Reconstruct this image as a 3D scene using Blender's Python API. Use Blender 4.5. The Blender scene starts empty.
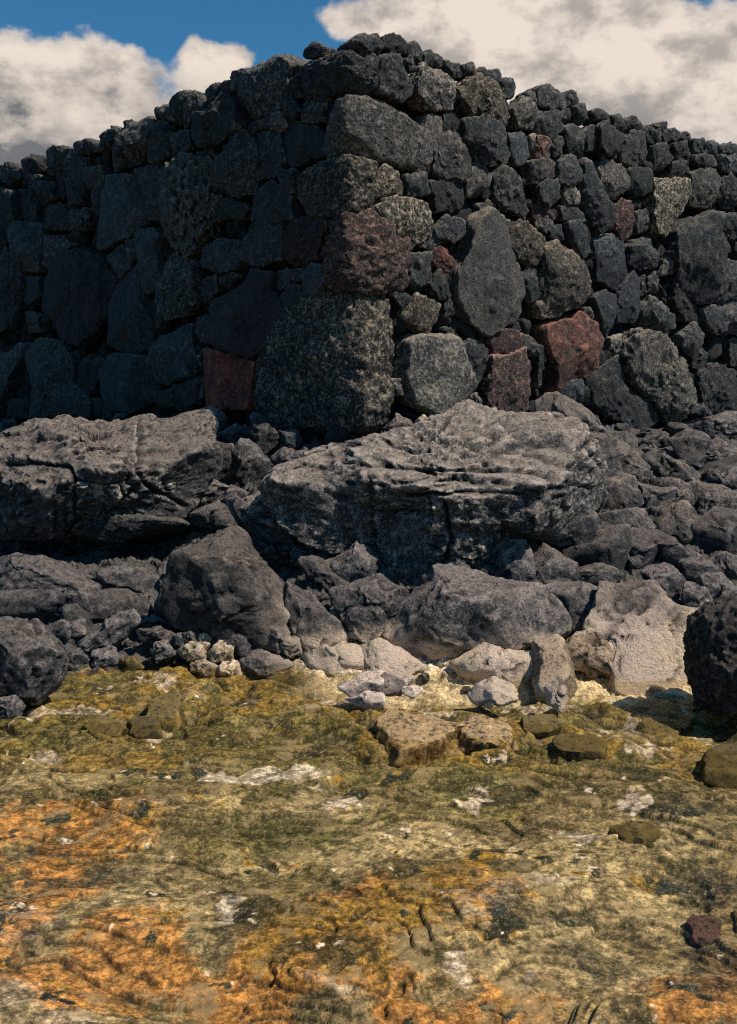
import bpy, bmesh, math, random
import numpy as np, time
T0 = time.time()
from mathutils import Vector
rng = np.random.RandomState(7)
random.seed(7)
S = bpy.context.scene
COL = S.collection
# ------------------------------------------------------------------ camera model
W, H, F = 737.0, 1024.0, 1005.0
CAM = np.array([0, 0, 1.6]); PITCH = math.radians(7.8)
FW = np.array([0, math.cos(PITCH), -math.sin(PITCH)]); UP = np.array([0, math.sin(PITCH), math.cos(PITCH)]); RT = np.array([1., 0, 0])
def ray(px, py):
    return FW + RT*(px-W/2)/F + UP*(H/2-py)/F
def hit(px, py, P, N):
    d = ray(px, py); return CAM + d*(np.dot(P-CAM, N)/np.dot(d, N))
K = np.array([-.15, 8., 0])
dL = np.array([-.69, .724, 0]); dL /= np.linalg.norm(dL)
dR = np.array([.76, .65, 0]); dR /= np.linalg.norm(dR)
nL = np.array([-dL[1], dL[0], 0]); nR = np.array([dR[1], -dR[0], 0])
ZV = np.array([0, 0, 1.])
# ------------------------------------------------------------------ numpy noise
PERM = np.arange(512); PERM[:256] = rng.permutation(256); PERM[256:] = PERM[:256]
GR = rng.normal(size=(256, 3)); GR /= np.linalg.norm(GR, axis=1)[:, None]
def perlin(p):
    i = np.floor(p).astype(np.int64); f = p-i; u = f*f*f*(f*(f*6-15)+10); i &= 255
    out = np.zeros(len(p))
    for dx in (0, 1):
        wx = u[:, 0] if dx else 1-u[:, 0]; hx = PERM[(i[:, 0]+dx) & 255]
        for dy in (0, 1):
            wy = u[:, 1] if dy else 1-u[:, 1]; hy = PERM[(hx+i[:, 1]+dy) & 255]
            for dz in (0, 1):
                wz = u[:, 2] if dz else 1-u[:, 2]; h = PERM[(hy+i[:, 2]+dz) & 255]
                g = GR[h]
                out += wx*wy*wz*(g[:, 0]*(f[:, 0]-dx)+g[:, 1]*(f[:, 1]-dy)+g[:, 2]*(f[:, 2]-dz))
    return out
def fbm(p, sc, octv=4, gain=.5, ridge=False):
    o = np.zeros(len(p)); a = 1.; q = p*sc
    for k in range(octv):
        n = perlin(q+k*17.3)
        o += a*((.35-abs(n)*1.6) if ridge else n*1.4); a *= gain; q = q*2.03
    return o
JIT = rng.rand(4096, 3)
def worley(p):
    i = np.floor(p).astype(np.int64); best = np.full(len(p), 9.)
    for dx in (-1, 0, 1):
        for dy in (-1, 0, 1):
            for dz in (-1, 0, 1):
                c = i+np.array([dx, dy, dz])
                h = PERM[(PERM[(PERM[c[:, 0] & 255]+c[:, 1]) & 255]+c[:, 2]) & 255]
                d = c+JIT[h*7 % 4096]-p
                best = np.minimum(best, (d*d).sum(1))
    return np.sqrt(best)
# ------------------------------------------------------------------ mesh helpers
def make_mesh(name, v, f, mat, parent=None, smooth=True):
    me = bpy.data.meshes.new(name)
    v = np.asarray(v, dtype=np.float32); f = np.asarray(f, dtype=np.int32); k = f.shape[1]
    me.vertices.add(len(v)); me.vertices.foreach_set('co', v.ravel())
    me.loops.add(f.size); me.loops.foreach_set('vertex_index', f.ravel())
    me.polygons.add(len(f)); me.polygons.foreach_set('loop_start', np.arange(0, f.size, k, dtype=np.int32))
    me.update(calc_edges=True)
    if smooth: me.shade_smooth()
    me.materials.append(mat)
    o = bpy.data.objects.new(name, me); COL.objects.link(o)
    if parent is not None: o.parent = parent
    return o
def empty(name, loc=(0, 0, 0)):
    o = bpy.data.objects.new(name, None); COL.objects.link(o); o.empty_display_size = .2; return o
def tag(o, label=None, cat=None, group=None, kind=None):
    for k_, v_ in (('label', label), ('category', cat), ('group', group), ('kind', kind)):
        if v_: o[k_] = v_
    return o
ICO = {}
def ico(l):
    if l not in ICO:
        bm = bmesh.new(); bmesh.ops.create_icosphere(bm, subdivisions=l, radius=1)
        v = np.array([x.co[:] for x in bm.verts]); v /= np.linalg.norm(v, axis=1)[:, None]
        f = np.array([[q.index for q in x.verts] for x in bm.faces]); bm.free(); ICO[l] = (v, f)
    return ICO[l]
CAV = [None]
def detail(P, dirs, size, seed, rough, pits, wrinkle=0, crack=0):
    """fractal displacement of a rock surface"""
    r = np.random.RandomState(seed); off = r.rand(3)*50
    q = P+off
    d = fbm(q, 1.6/size, 2)*.055*size + fbm(q, 5/size, 3)*.028*size*rough
    d += fbm(q, 9, 5, .58, True)*.030*rough
    d += fbm(q, 40, 3, .6)*.007*rough
    if wrinkle:
        w = q.copy(); w[:, 2] *= 3.2; w += fbm(q, 1.5, 2)[:, None]*.15
        d += fbm(w, 5, 3, .5, True)*.03*wrinkle
    cav = np.zeros(len(P))
    if crack:
        q2 = q*np.array([1, 1, 1.5])+fbm(q+3, 2.5, 2)[:, None]*.12
        for sc, wd, dp in ((1.5, .018, .035), (3.4, .016, .016)):
            w = np.abs(fbm(q2+sc*9, sc, 4, .5)); m = np.clip(1-w/(wd*2), 0, 1); d -= m*dp*crack; cav = np.maximum(cav, m)
    if pits:
        w = worley(q*np.array([1, 1, .8])*pits[0]+fbm(q, 6, 2)[:, None]*.3)
        d -= np.clip(.46-w, 0, 1)**.7*pits[1]; cav = np.maximum(cav, np.clip((.40-w)*5, 0, 1))
        w = worley(q*pits[0]*2.3+7)
        d -= np.clip(.4-w, 0, 1)*pits[1]*.5
    CAV[0] = cav
    return P+dirs*d[:, None]
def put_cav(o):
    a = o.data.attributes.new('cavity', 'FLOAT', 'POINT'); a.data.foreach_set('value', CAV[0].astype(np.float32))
def level(size):
    px = size*F/8.
    return 6 if px > 110 else 5 if px > 38 else 4
def poly_R(poly, c, th):
    """radius of the polygon around c along each angle, slightly rounded"""
    a = poly-c; b = np.roll(poly, -1, 0)-c
    ths = np.linspace(-math.pi, math.pi, 240, endpoint=False)
    R = np.zeros(240)
    for k, t in enumerate(ths):
        d = np.array([math.cos(t), math.sin(t)]); best = 0
        for p, q in zip(a, b):
            e = q-p; den = d[0]*e[1]-d[1]*e[0]
            if abs(den) < 1e-12: continue
            s = (p[0]*e[1]-p[1]*e[0])/den; w = (p[0]*d[1]-p[1]*d[0])/den
            if s > 0 and -1e-6 <= w <= 1+1e-6: best = max(best, s)
        R[k] = best
    m = R[R > 0].mean(); R[R <= 0] = m
    for _ in range(3): R = (np.roll(R, 1)+2*R+np.roll(R, -1))/4
    t = (th+math.pi)/(2*math.pi)*240; i = np.floor(t).astype(int); f = t-i
    return R[i % 240]*(1-f)+R[(i+1) % 240]*f
def centroid(p):
    x, y = p[:, 0], p[:, 1]; x1, y1 = np.roll(x, -1), np.roll(y, -1); c = x*y1-x1*y; A = c.sum()/2
    return np.array([((x+x1)*c).sum(), ((y+y1)*c).sum()])/(6*A), abs(A)
def rock(name, poly, O, U, V, N, mat, parent=None, df=None, db=None, p=2.7, grow=1.04, rough=1., pits=None,
         cuts=9, seed=0, lev=None, ledge=None, wrinkle=0, cutd=.72, crack=0, flat=.55, rim=None, cracks=None, stains=None):
    r = np.random.RandomState(seed)
    c, A = centroid(poly); size = math.sqrt(A)
    v, f = ico(lev or level(size))
    if cuts: # soft chisel planes on a unit shape
        pass
    sn = np.hypot(v[:, 0], v[:, 1]); cz = v[:, 2]
    s = (sn**p+abs(cz)**p)**(-1/p)
    q = v*s[:, None]
    for k in range(cuts):
        n = r.normal(size=3); n[2] = abs(n[2])*1.2+flat; n /= np.linalg.norm(n)
        d = r.uniform(cutd, cutd+.3); e = q@n-d
        q = q-np.clip(e, 0, None)[:, None]*n*.98
    th = np.arctan2(v[:, 1], v[:, 0]); R = poly_R(poly, c, th)*grow
    dirn = np.stack([q[:, 0], q[:, 1]], 1)
    bins = ((th+math.pi)/(2*math.pi)*36).astype(int) % 36; rm = np.zeros(36); np.maximum.at(rm, bins, np.hypot(q[:, 0], q[:, 1]))
    rm = (np.roll(rm, 1)+2*rm+np.roll(rm, -1))/4; tb = (th+math.pi)/(2*math.pi)*36-.5; ib = np.floor(tb).astype(int); fb = tb-ib
    dirn = dirn/(rm[ib % 36]*(1-fb)+rm[(ib+1) % 36]*fb)[:, None]
    R2 = R[:, None]
    xy = dirn*R2
    df = size*.3 if df is None else df; db = size*.35 if db is None else db
    z = np.where(q[:, 2] > 0, q[:, 2]*df, q[:, 2]*db)
    if ledge:
        v0, uc = ledge
        t = xy[:, 1]/(np.abs(xy[:, 1]).max()+1e-9)
        prof = np.where(t > v0, 1-.55*((t-v0)/(1-v0))**1.2, 1-uc*np.clip((v0-t)/(v0+1), 0, 1)**.8)
        z = np.where(z > 0, z*prof, z)
    if rim is not None:
        rv = np.interp(xy[:, 0]+c[0], rim[:, 0], rim[:, 1]); q3 = np.stack([xy[:, 0], xy[:, 1]*1.2, 0*z], 1)+seed; rv = rv+fbm(q3, 1.6, 4)*.10; vv = xy[:, 1]+c[1]; top = poly[:, 1].max(); bot = poly[:, 1].min()
        up = np.clip((vv-rv)/(top-rv), 0, 1); dn = np.clip((rv-vv)/(rv-bot), 0, 1)
        z = np.where(z > 0, z*(1-.85*up**1.15)*(1-.60*dn**.85)*(1+fbm(q3+9, 2.0, 4, .5, True)*.40+fbm(q3+19, .9, 2)*.35), z)
    P = O+(c[0]+xy[:, 0])[:, None]*U+(c[1]+xy[:, 1])[:, None]*V+z[:, None]*N
    ctr = O+c[0]*U+c[1]*V
    dr = P-ctr; dr /= np.linalg.norm(dr, axis=1)[:, None]+1e-9
    P = detail(P, dr, size, seed+5, rough, pits, wrinkle, crack)
    if cracks or stains:
        d_ = P-CAM; dep = d_@FW; ix = W/2+(d_@RT)/dep*F; iy = H/2-(d_@UP)/dep*F; wob = fbm(P, 9, 3)*2.2
        ix = ix+wob; iy = iy+fbm(P+5, 9, 3)*2.2
    for t_, ln, wd, dp in (cracks or []):
        L_ = parse(t_, ln); best = np.full(len(P), 99.)
        for a_, b_ in zip(L_[:-1], L_[1:]):
            e_ = b_-a_; k_ = np.clip(((ix-a_[0])*e_[0]+(iy-a_[1])*e_[1])/(e_@e_), 0, 1)
            best = np.minimum(best, np.hypot(ix-a_[0]-k_*e_[0], iy-a_[1]-k_*e_[1]))
        m_ = np.clip(1-best/wd, 0, 1)*(z > 0); P = P-dr*(m_*dp)[:, None]; CAV[0] = np.maximum(CAV[0], m_*1.0)
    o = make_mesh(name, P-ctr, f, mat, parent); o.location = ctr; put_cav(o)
    if stains:
        sv_ = np.zeros(len(P))
        for x_, y_, rx_, ry_ in stains: sv_ = np.maximum(sv_, np.clip(1.6-1.6*np.hypot((ix-x_)/rx_, (iy-y_)/ry_), 0, 1))
        a = o.data.attributes.new('stain', 'FLOAT', 'POINT'); a.data.foreach_set('value', sv_.astype(np.float32))
    return o
# ------------------------------------------------------------------ materials
def mat_new(name):
    m = bpy.data.materials.new(name); m.use_nodes = True; nt = m.node_tree; nt.nodes.clear()
    return m, nt
class NB:
    def __init__(s, nt): s.nt = nt; s.n = nt.nodes; s.l = nt.links
    def __call__(s, t, **k):
        n = s.n.new(t)
        for a, b in k.items():
            if a.startswith('i_'):
                key = a[2:]; key = int(key) if key.isdigit() else key.replace('_', ' '); s.set(n, key, b)
            else: setattr(n, a, b)
        return n
    def set(s, n, key, b):
        if isinstance(b, bpy.types.NodeSocket): s.l.new(b, n.inputs[key])
        else: n.inputs[key].default_value = b
    def math(s, op, a, b=0., c=None, clamp=False):
        n = s.n.new('ShaderNodeMath'); n.operation = op; n.use_clamp = clamp; s.set(n, 0, a); s.set(n, 1, b)
        if c is not None: s.set(n, 2, c)
        return n.outputs[0]
    def mix(s, f, a, b, mode='MIX'):
        n = s.n.new('ShaderNodeMixRGB'); n.blend_type = mode; s.set(n, 0, f); s.set(n, 1, a); s.set(n, 2, b); return n.outputs[0]
    def ramp(s, x, lo, hi):
        n = s.n.new('ShaderNodeMapRange'); n.interpolation_type = 'SMOOTHSTEP'; s.set(n, 0, x); s.set(n, 1, lo); s.set(n, 2, hi); return n.outputs[0]
    def noise(s, vec, sc, det=5, rough=.6, dist=0.):
        n = s('ShaderNodeTexNoise', i_Scale=sc, i_Detail=det, i_Roughness=rough, i_Distortion=dist, i_Vector=vec); return n.outputs[0]
    def vor(s, vec, sc, feat='F1'):
        n = s('ShaderNodeTexVoronoi', feature=feat, i_Scale=sc, i_Vector=vec); return n.outputs[0]
def c4(c): return (c[0], c[1], c[2], 1)
def rock_mat(name, dark, mid, light, speck=0., vesic=.5, crust=0., streak=None, bump=1.):
    m, nt = mat_new(name); b = NB(nt)
    g = b('ShaderNodeNewGeometry'); oi = b('ShaderNodeObjectInfo')
    off = b.math('MULTIPLY', oi.outputs['Random'], 37.)
    cv = b('ShaderNodeCombineXYZ', i_0=off, i_1=off, i_2=off)
    va = b('ShaderNodeVectorMath', operation='ADD', i_0=g.outputs['Position'], i_1=cv.outputs[0])
    sc = b.math('MULTIPLY_ADD', b.math('FRACT', b.math('MULTIPLY', oi.outputs['Random'], 17.3)), .75, .6)
    pos = b('ShaderNodeVectorMath', operation='SCALE', i_0=va.outputs[0], i_Scale=sc).outputs[0]
    n1 = b.noise(pos, 3.2, 6, .66); n2 = b.noise(pos, 17, 7, .78); n3 = b.noise(pos, 48, 4, .8)
    col = b.mix(b.ramp(n1, .35, .68), c4(dark), c4(mid))
    vr = b.math('MULTIPLY_ADD', b.math('FRACT', b.math('MULTIPLY', oi.outputs['Random'], 7.7)), .75, .25)
    col = b.mix(b.math('MULTIPLY', b.ramp(n2, .50, .62), b.math('MULTIPLY', vr, .95)), col, c4(light))
    if speck:
        sp = b.ramp(n3, .52, .62)
        col = b.mix(b.math('MULTIPLY', sp, b.math('MULTIPLY', vr, speck*1.3)), col, c4([min(1, x*1.9+.02) for x in light]))
    # weathered, dusty upward faces
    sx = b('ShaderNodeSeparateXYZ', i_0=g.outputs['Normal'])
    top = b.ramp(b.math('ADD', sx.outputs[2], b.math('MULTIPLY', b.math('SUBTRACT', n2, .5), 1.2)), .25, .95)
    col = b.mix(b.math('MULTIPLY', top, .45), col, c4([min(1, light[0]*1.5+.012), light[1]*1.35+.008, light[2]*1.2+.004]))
    # per stone value
    hv = b('ShaderNodeHueSaturation', i_Color=col, i_Value=b.math('MULTIPLY_ADD', oi.outputs['Random'], .7, .68))
    col = hv.outputs[0]
    pits = b.vor(pos, 42); pm = b.ramp(pits, .16, .42)
    pv = b.ramp(b.noise(pos, 9, 3), .42, .6)
    pm = b.math('MAXIMUM', pm, b.math('SUBTRACT', 1., pv))
    dk = b.ramp(n3, .47, .38); col = b.mix(b.math('MULTIPLY', dk, .8), col, (.006, .009, .012, 1))
    col = b.mix(b.math('MULTIPLY', b.math('SUBTRACT', 1., pm), .85*vesic), col, (.006, .008, .01, 1))
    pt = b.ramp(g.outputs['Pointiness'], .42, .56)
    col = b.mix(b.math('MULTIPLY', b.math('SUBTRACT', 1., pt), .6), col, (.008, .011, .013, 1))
    ed = b.ramp(g.outputs['Pointiness'], .52, .62)  # creases darkened like occlusion, edge highlights painted into the colour
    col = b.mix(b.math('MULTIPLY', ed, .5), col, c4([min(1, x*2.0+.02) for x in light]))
    if streak:
        sv = b('ShaderNodeVectorMath', operation='MULTIPLY', i_0=pos, i_1=(9, 9, 5)).outputs[0]
        st = b.ramp(b.noise(sv, 1.6, 5, .75), .47, .56)
        zz = b('ShaderNodeSeparateXYZ', i_0=g.outputs['Position']).outputs[2]
        dn = b('ShaderNodeAttribute', attribute_name='stain').outputs['Fac']
        col = b.mix(b.math('MULTIPLY', b.math('MULTIPLY', st, dn), .75), col, c4(streak))
    if crust:
        sp = b('ShaderNodeSeparateXYZ', i_0=g.outputs['Position'])
        zz = b.math('ADD', sp.outputs[2], b.math('MULTIPLY', b.math('SUBTRACT', b.noise(g.outputs['Position'], 5, 6, .7), .5), .55))
        cr = b.ramp(zz, *((.44, .18) if crust >= 1 else (.24, .06)))
        xm = b.ramp(b.math('ADD', sp.outputs[0], b.math('MULTIPLY', n1, .3)), -.55, -.1)
        cr = b.math('MULTIPLY', b.math('MULTIPLY', cr, xm), crust)
        cc = b.mix(b.ramp(b.noise(g.outputs['Position'], 2.4, 3), .4, .6), (.78, .61, .41, 1), (.74, .57, .44, 1))
        cc = b.mix(b.math('MULTIPLY', b.ramp(n3, .5, .7), .5), cc, (.22, .16, .12, 1))
        col = b.mix(cr, col, cc)
    ca = b('ShaderNodeAttribute', attribute_name='cavity').outputs['Fac']; col = b.mix(b.math('MULTIPLY', ca, .88), col, (.004, .006, .008, 1))  # shade inside pits and cracks painted into the colour
    h = b.math('ADD', b.math('MULTIPLY', n2, .045), b.math('MULTIPLY', n3, .022))
    h = b.math('ADD', h, b.math('MULTIPLY', pm, .014*vesic))
    crk = b.ramp(b.vor(b('ShaderNodeVectorMath', operation='ADD', i_0=pos, i_1=b('ShaderNodeTexNoise', i_Vector=pos, i_Scale=7.).outputs[1]).outputs[0], 6.5, 'DISTANCE_TO_EDGE'), 0., .035)
    h = b.math('ADD', h, b.math('MULTIPLY', crk, .004))
    bp = b('ShaderNodeBump', i_Strength=.9*bump, i_Distance=1.0, i_Height=h)
    bs = b('ShaderNodeBsdfPrincipled', i_Roughness=.82, i_Normal=bp.outputs[0]); b.set(bs, 'Base Color', col)
    bs.inputs['Specular IOR Level'].default_value = .35
    out = b('ShaderNodeOutputMaterial', i_0=bs.outputs[0])
    return m
M = {
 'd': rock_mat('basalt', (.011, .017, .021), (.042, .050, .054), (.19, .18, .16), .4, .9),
 'j': rock_mat('basalt_joint_shade', (.004, .006, .008), (.009, .012, .014), (.035, .036, .035), .2, .5),  # basalt darkened to paint in the shade of deep joints
 's': rock_mat('basalt_smooth', (.017, .027, .035), (.050, .063, .071), (.16, .165, .16), .25, .5, bump=.9),
 'g': rock_mat('basalt_grey', (.034, .036, .036), (.10, .095, .086), (.34, .30, .245), .35, .7),
 'q': rock_mat('corner_basalt', (.007, .012, .015), (.036, .037, .036), (.42, .34, .24), .35, 1.),
 'r2': rock_mat('brick_red_scoria', (.16, .04, .028), (.50, .115, .07), (.62, .24, .16), .2, .6),
 'pr': rock_mat('salmon_lava', (.026, .020, .023), (.085, .055, .055), (.62, .36, .28), .3, .6),
 'b': rock_mat('basalt_speckled', (.030, .029, .025), (.095, .08, .06), (.42, .35, .25), .6, 1.),
 'r': rock_mat('red_scoria', (.028, .022, .022), (.145, .058, .040), (.36, .16, .11), .25, .6),
 'p': rock_mat('maroon_lava', (.022, .015, .019), (.075, .040, .039), (.34, .19, .15), .25, .6),
 'L': rock_mat('lava_outcrop', (.026, .029, .034), (.088, .084, .083), (.33, .285, .25), .25, .6, crust=1.),
 'L2': rock_mat('lava_outcrop_top', (.028, .031, .035), (.100, .097, .096), (.40, .35, .305), .3, .5, bump=.8),
 'Ls': rock_mat('stained_lava', (.027, .030, .034), (.096, .092, .092), (.37, .32, .28), .25, .6, streak=(.62, .55, .42)),
 'pd': rock_mat('dull_maroon_lava', (.016, .015, .020), (.042, .033, .040), (.14, .10, .10), .25, .6),
 'K': rock_mat('grey_lava', (.022, .026, .032), (.072, .071, .076), (.27, .24, .225), .25, .5, crust=.9),
 'T': rock_mat('tan_crust', (.24, .16, .09), (.44, .32, .20), (.62, .50, .37), .2, .4, bump=.8),
 'W': rock_mat('pale_pebble', (.36, .28, .23), (.48, .38, .31), (.62, .50, .42), .1, .2, bump=.3),
 'B': rock_mat('pitted_boulder', (.016, .019, .024), (.045, .046, .05), (.21, .18, .14), .6, 1.),
 'A': rock_mat('algae_rock', (.030, .025, .008), (.085, .064, .018), (.17, .125, .04), .1, .5, bump=.4),
 'Q': rock_mat('orange_crust', (.22, .095, .02), (.44, .19, .045), (.58, .34, .14), .3, .5, bump=.35),
 'O': rock_mat('orange_algae_rock', (.16, .075, .015), (.33, .18, .05), (.50, .38, .22), .3, .5, bump=.35),
}
# ------------------------------------------------------------------ the wall
TO = {1: (0, 30), 2: (180, 20), 3: (360, 20), 4: (537, 60), 5: (0, 220), 6: (180, 210), 7: (360, 210), 8: (537, 240),
      'A': (0, 400), 'B': (180, 390), 'C': (360, 390), 'D': (537, 390), 'E': (0, 540), 'F': (180, 540), 'G': (360, 540), 'H': (537, 540)}
def parse(t, s):
    a = np.array([[float(q) for q in w.split(',')] for w in s.split()])
    if t != 'P': a = a/3.685+np.array(TO[t])
    return a
COPING = [(1, '0,500 30,490 65,495 75,540 40,570 0,570'), (1, '70,480 120,460 165,455 175,500 140,530 95,530'),
 (1, '170,440 205,428 260,435 270,480 230,540 190,530 170,490'), (1, '268,415 310,402 350,412 358,440 320,455 275,455'),
 (1, '362,385 390,362 425,365 435,410 400,440 365,435'), (1, '443,335 470,330 475,365 450,370'),
 (1, '455,370 500,318 550,320 568,350 550,420 500,490 420,525 415,470'), (1, '560,290 590,272 625,280 625,330 570,335'),
 (1, '630,262 680,225 725,228 735,260 715,340 650,350 615,335'), (2, '0,270 50,262 75,290 70,340 40,385 0,390'),
 (2, '80,255 130,232 190,220 190,260 140,290 90,300'), (2, '190,215 290,160 350,128 400,140 420,165 400,200 395,300 350,360 260,360 200,310'),
 (2, '440,125 480,85 525,95 520,125 460,135'), (2, '645,75 690,48 720,60 715,115 680,105'), (3, '25,60 70,45 100,80 90,120 35,115'),
 (3, '95,60 130,50 180,85 180,120 120,120 100,100'), (3, '180,85 220,78 240,110 230,145 190,140'), (3, '240,125 260,105 310,140 305,175 245,165'),
 (3, '310,150 340,145 395,175 390,205 350,210 315,190'), (3, '385,160 420,155 435,170 430,205 395,205'),
 (3, '435,185 460,175 520,182 525,220 500,240 440,205'), (3, '525,215 560,210 585,235 575,280 540,290'),
 ('P', '528,92 545,85 562,95 563,108 548,112 532,106'), (4, '85,120 140,115 165,140 160,165 110,165'), (4, '150,170 185,155 200,190 185,235 155,235'),
 (4, '200,185 250,177 280,195 280,230 220,220'), (4, '285,200 320,205 335,240 320,280 285,260'), (4, '335,210 370,207 400,245 390,265 340,250'),
 (4, '395,245 440,235 465,260 460,310 410,300'), (4, '440,235 485,227 490,250 465,255'), (4, '470,260 510,250 535,270 520,300 480,300'),
 (4, '535,270 565,262 580,285 570,300 540,290'), (4, '585,290 620,290 625,340 590,340'), (4, '625,300 665,295 680,320 660,345 630,345'), (4, '680,310 745,303 745,345 690,345')]
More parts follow.
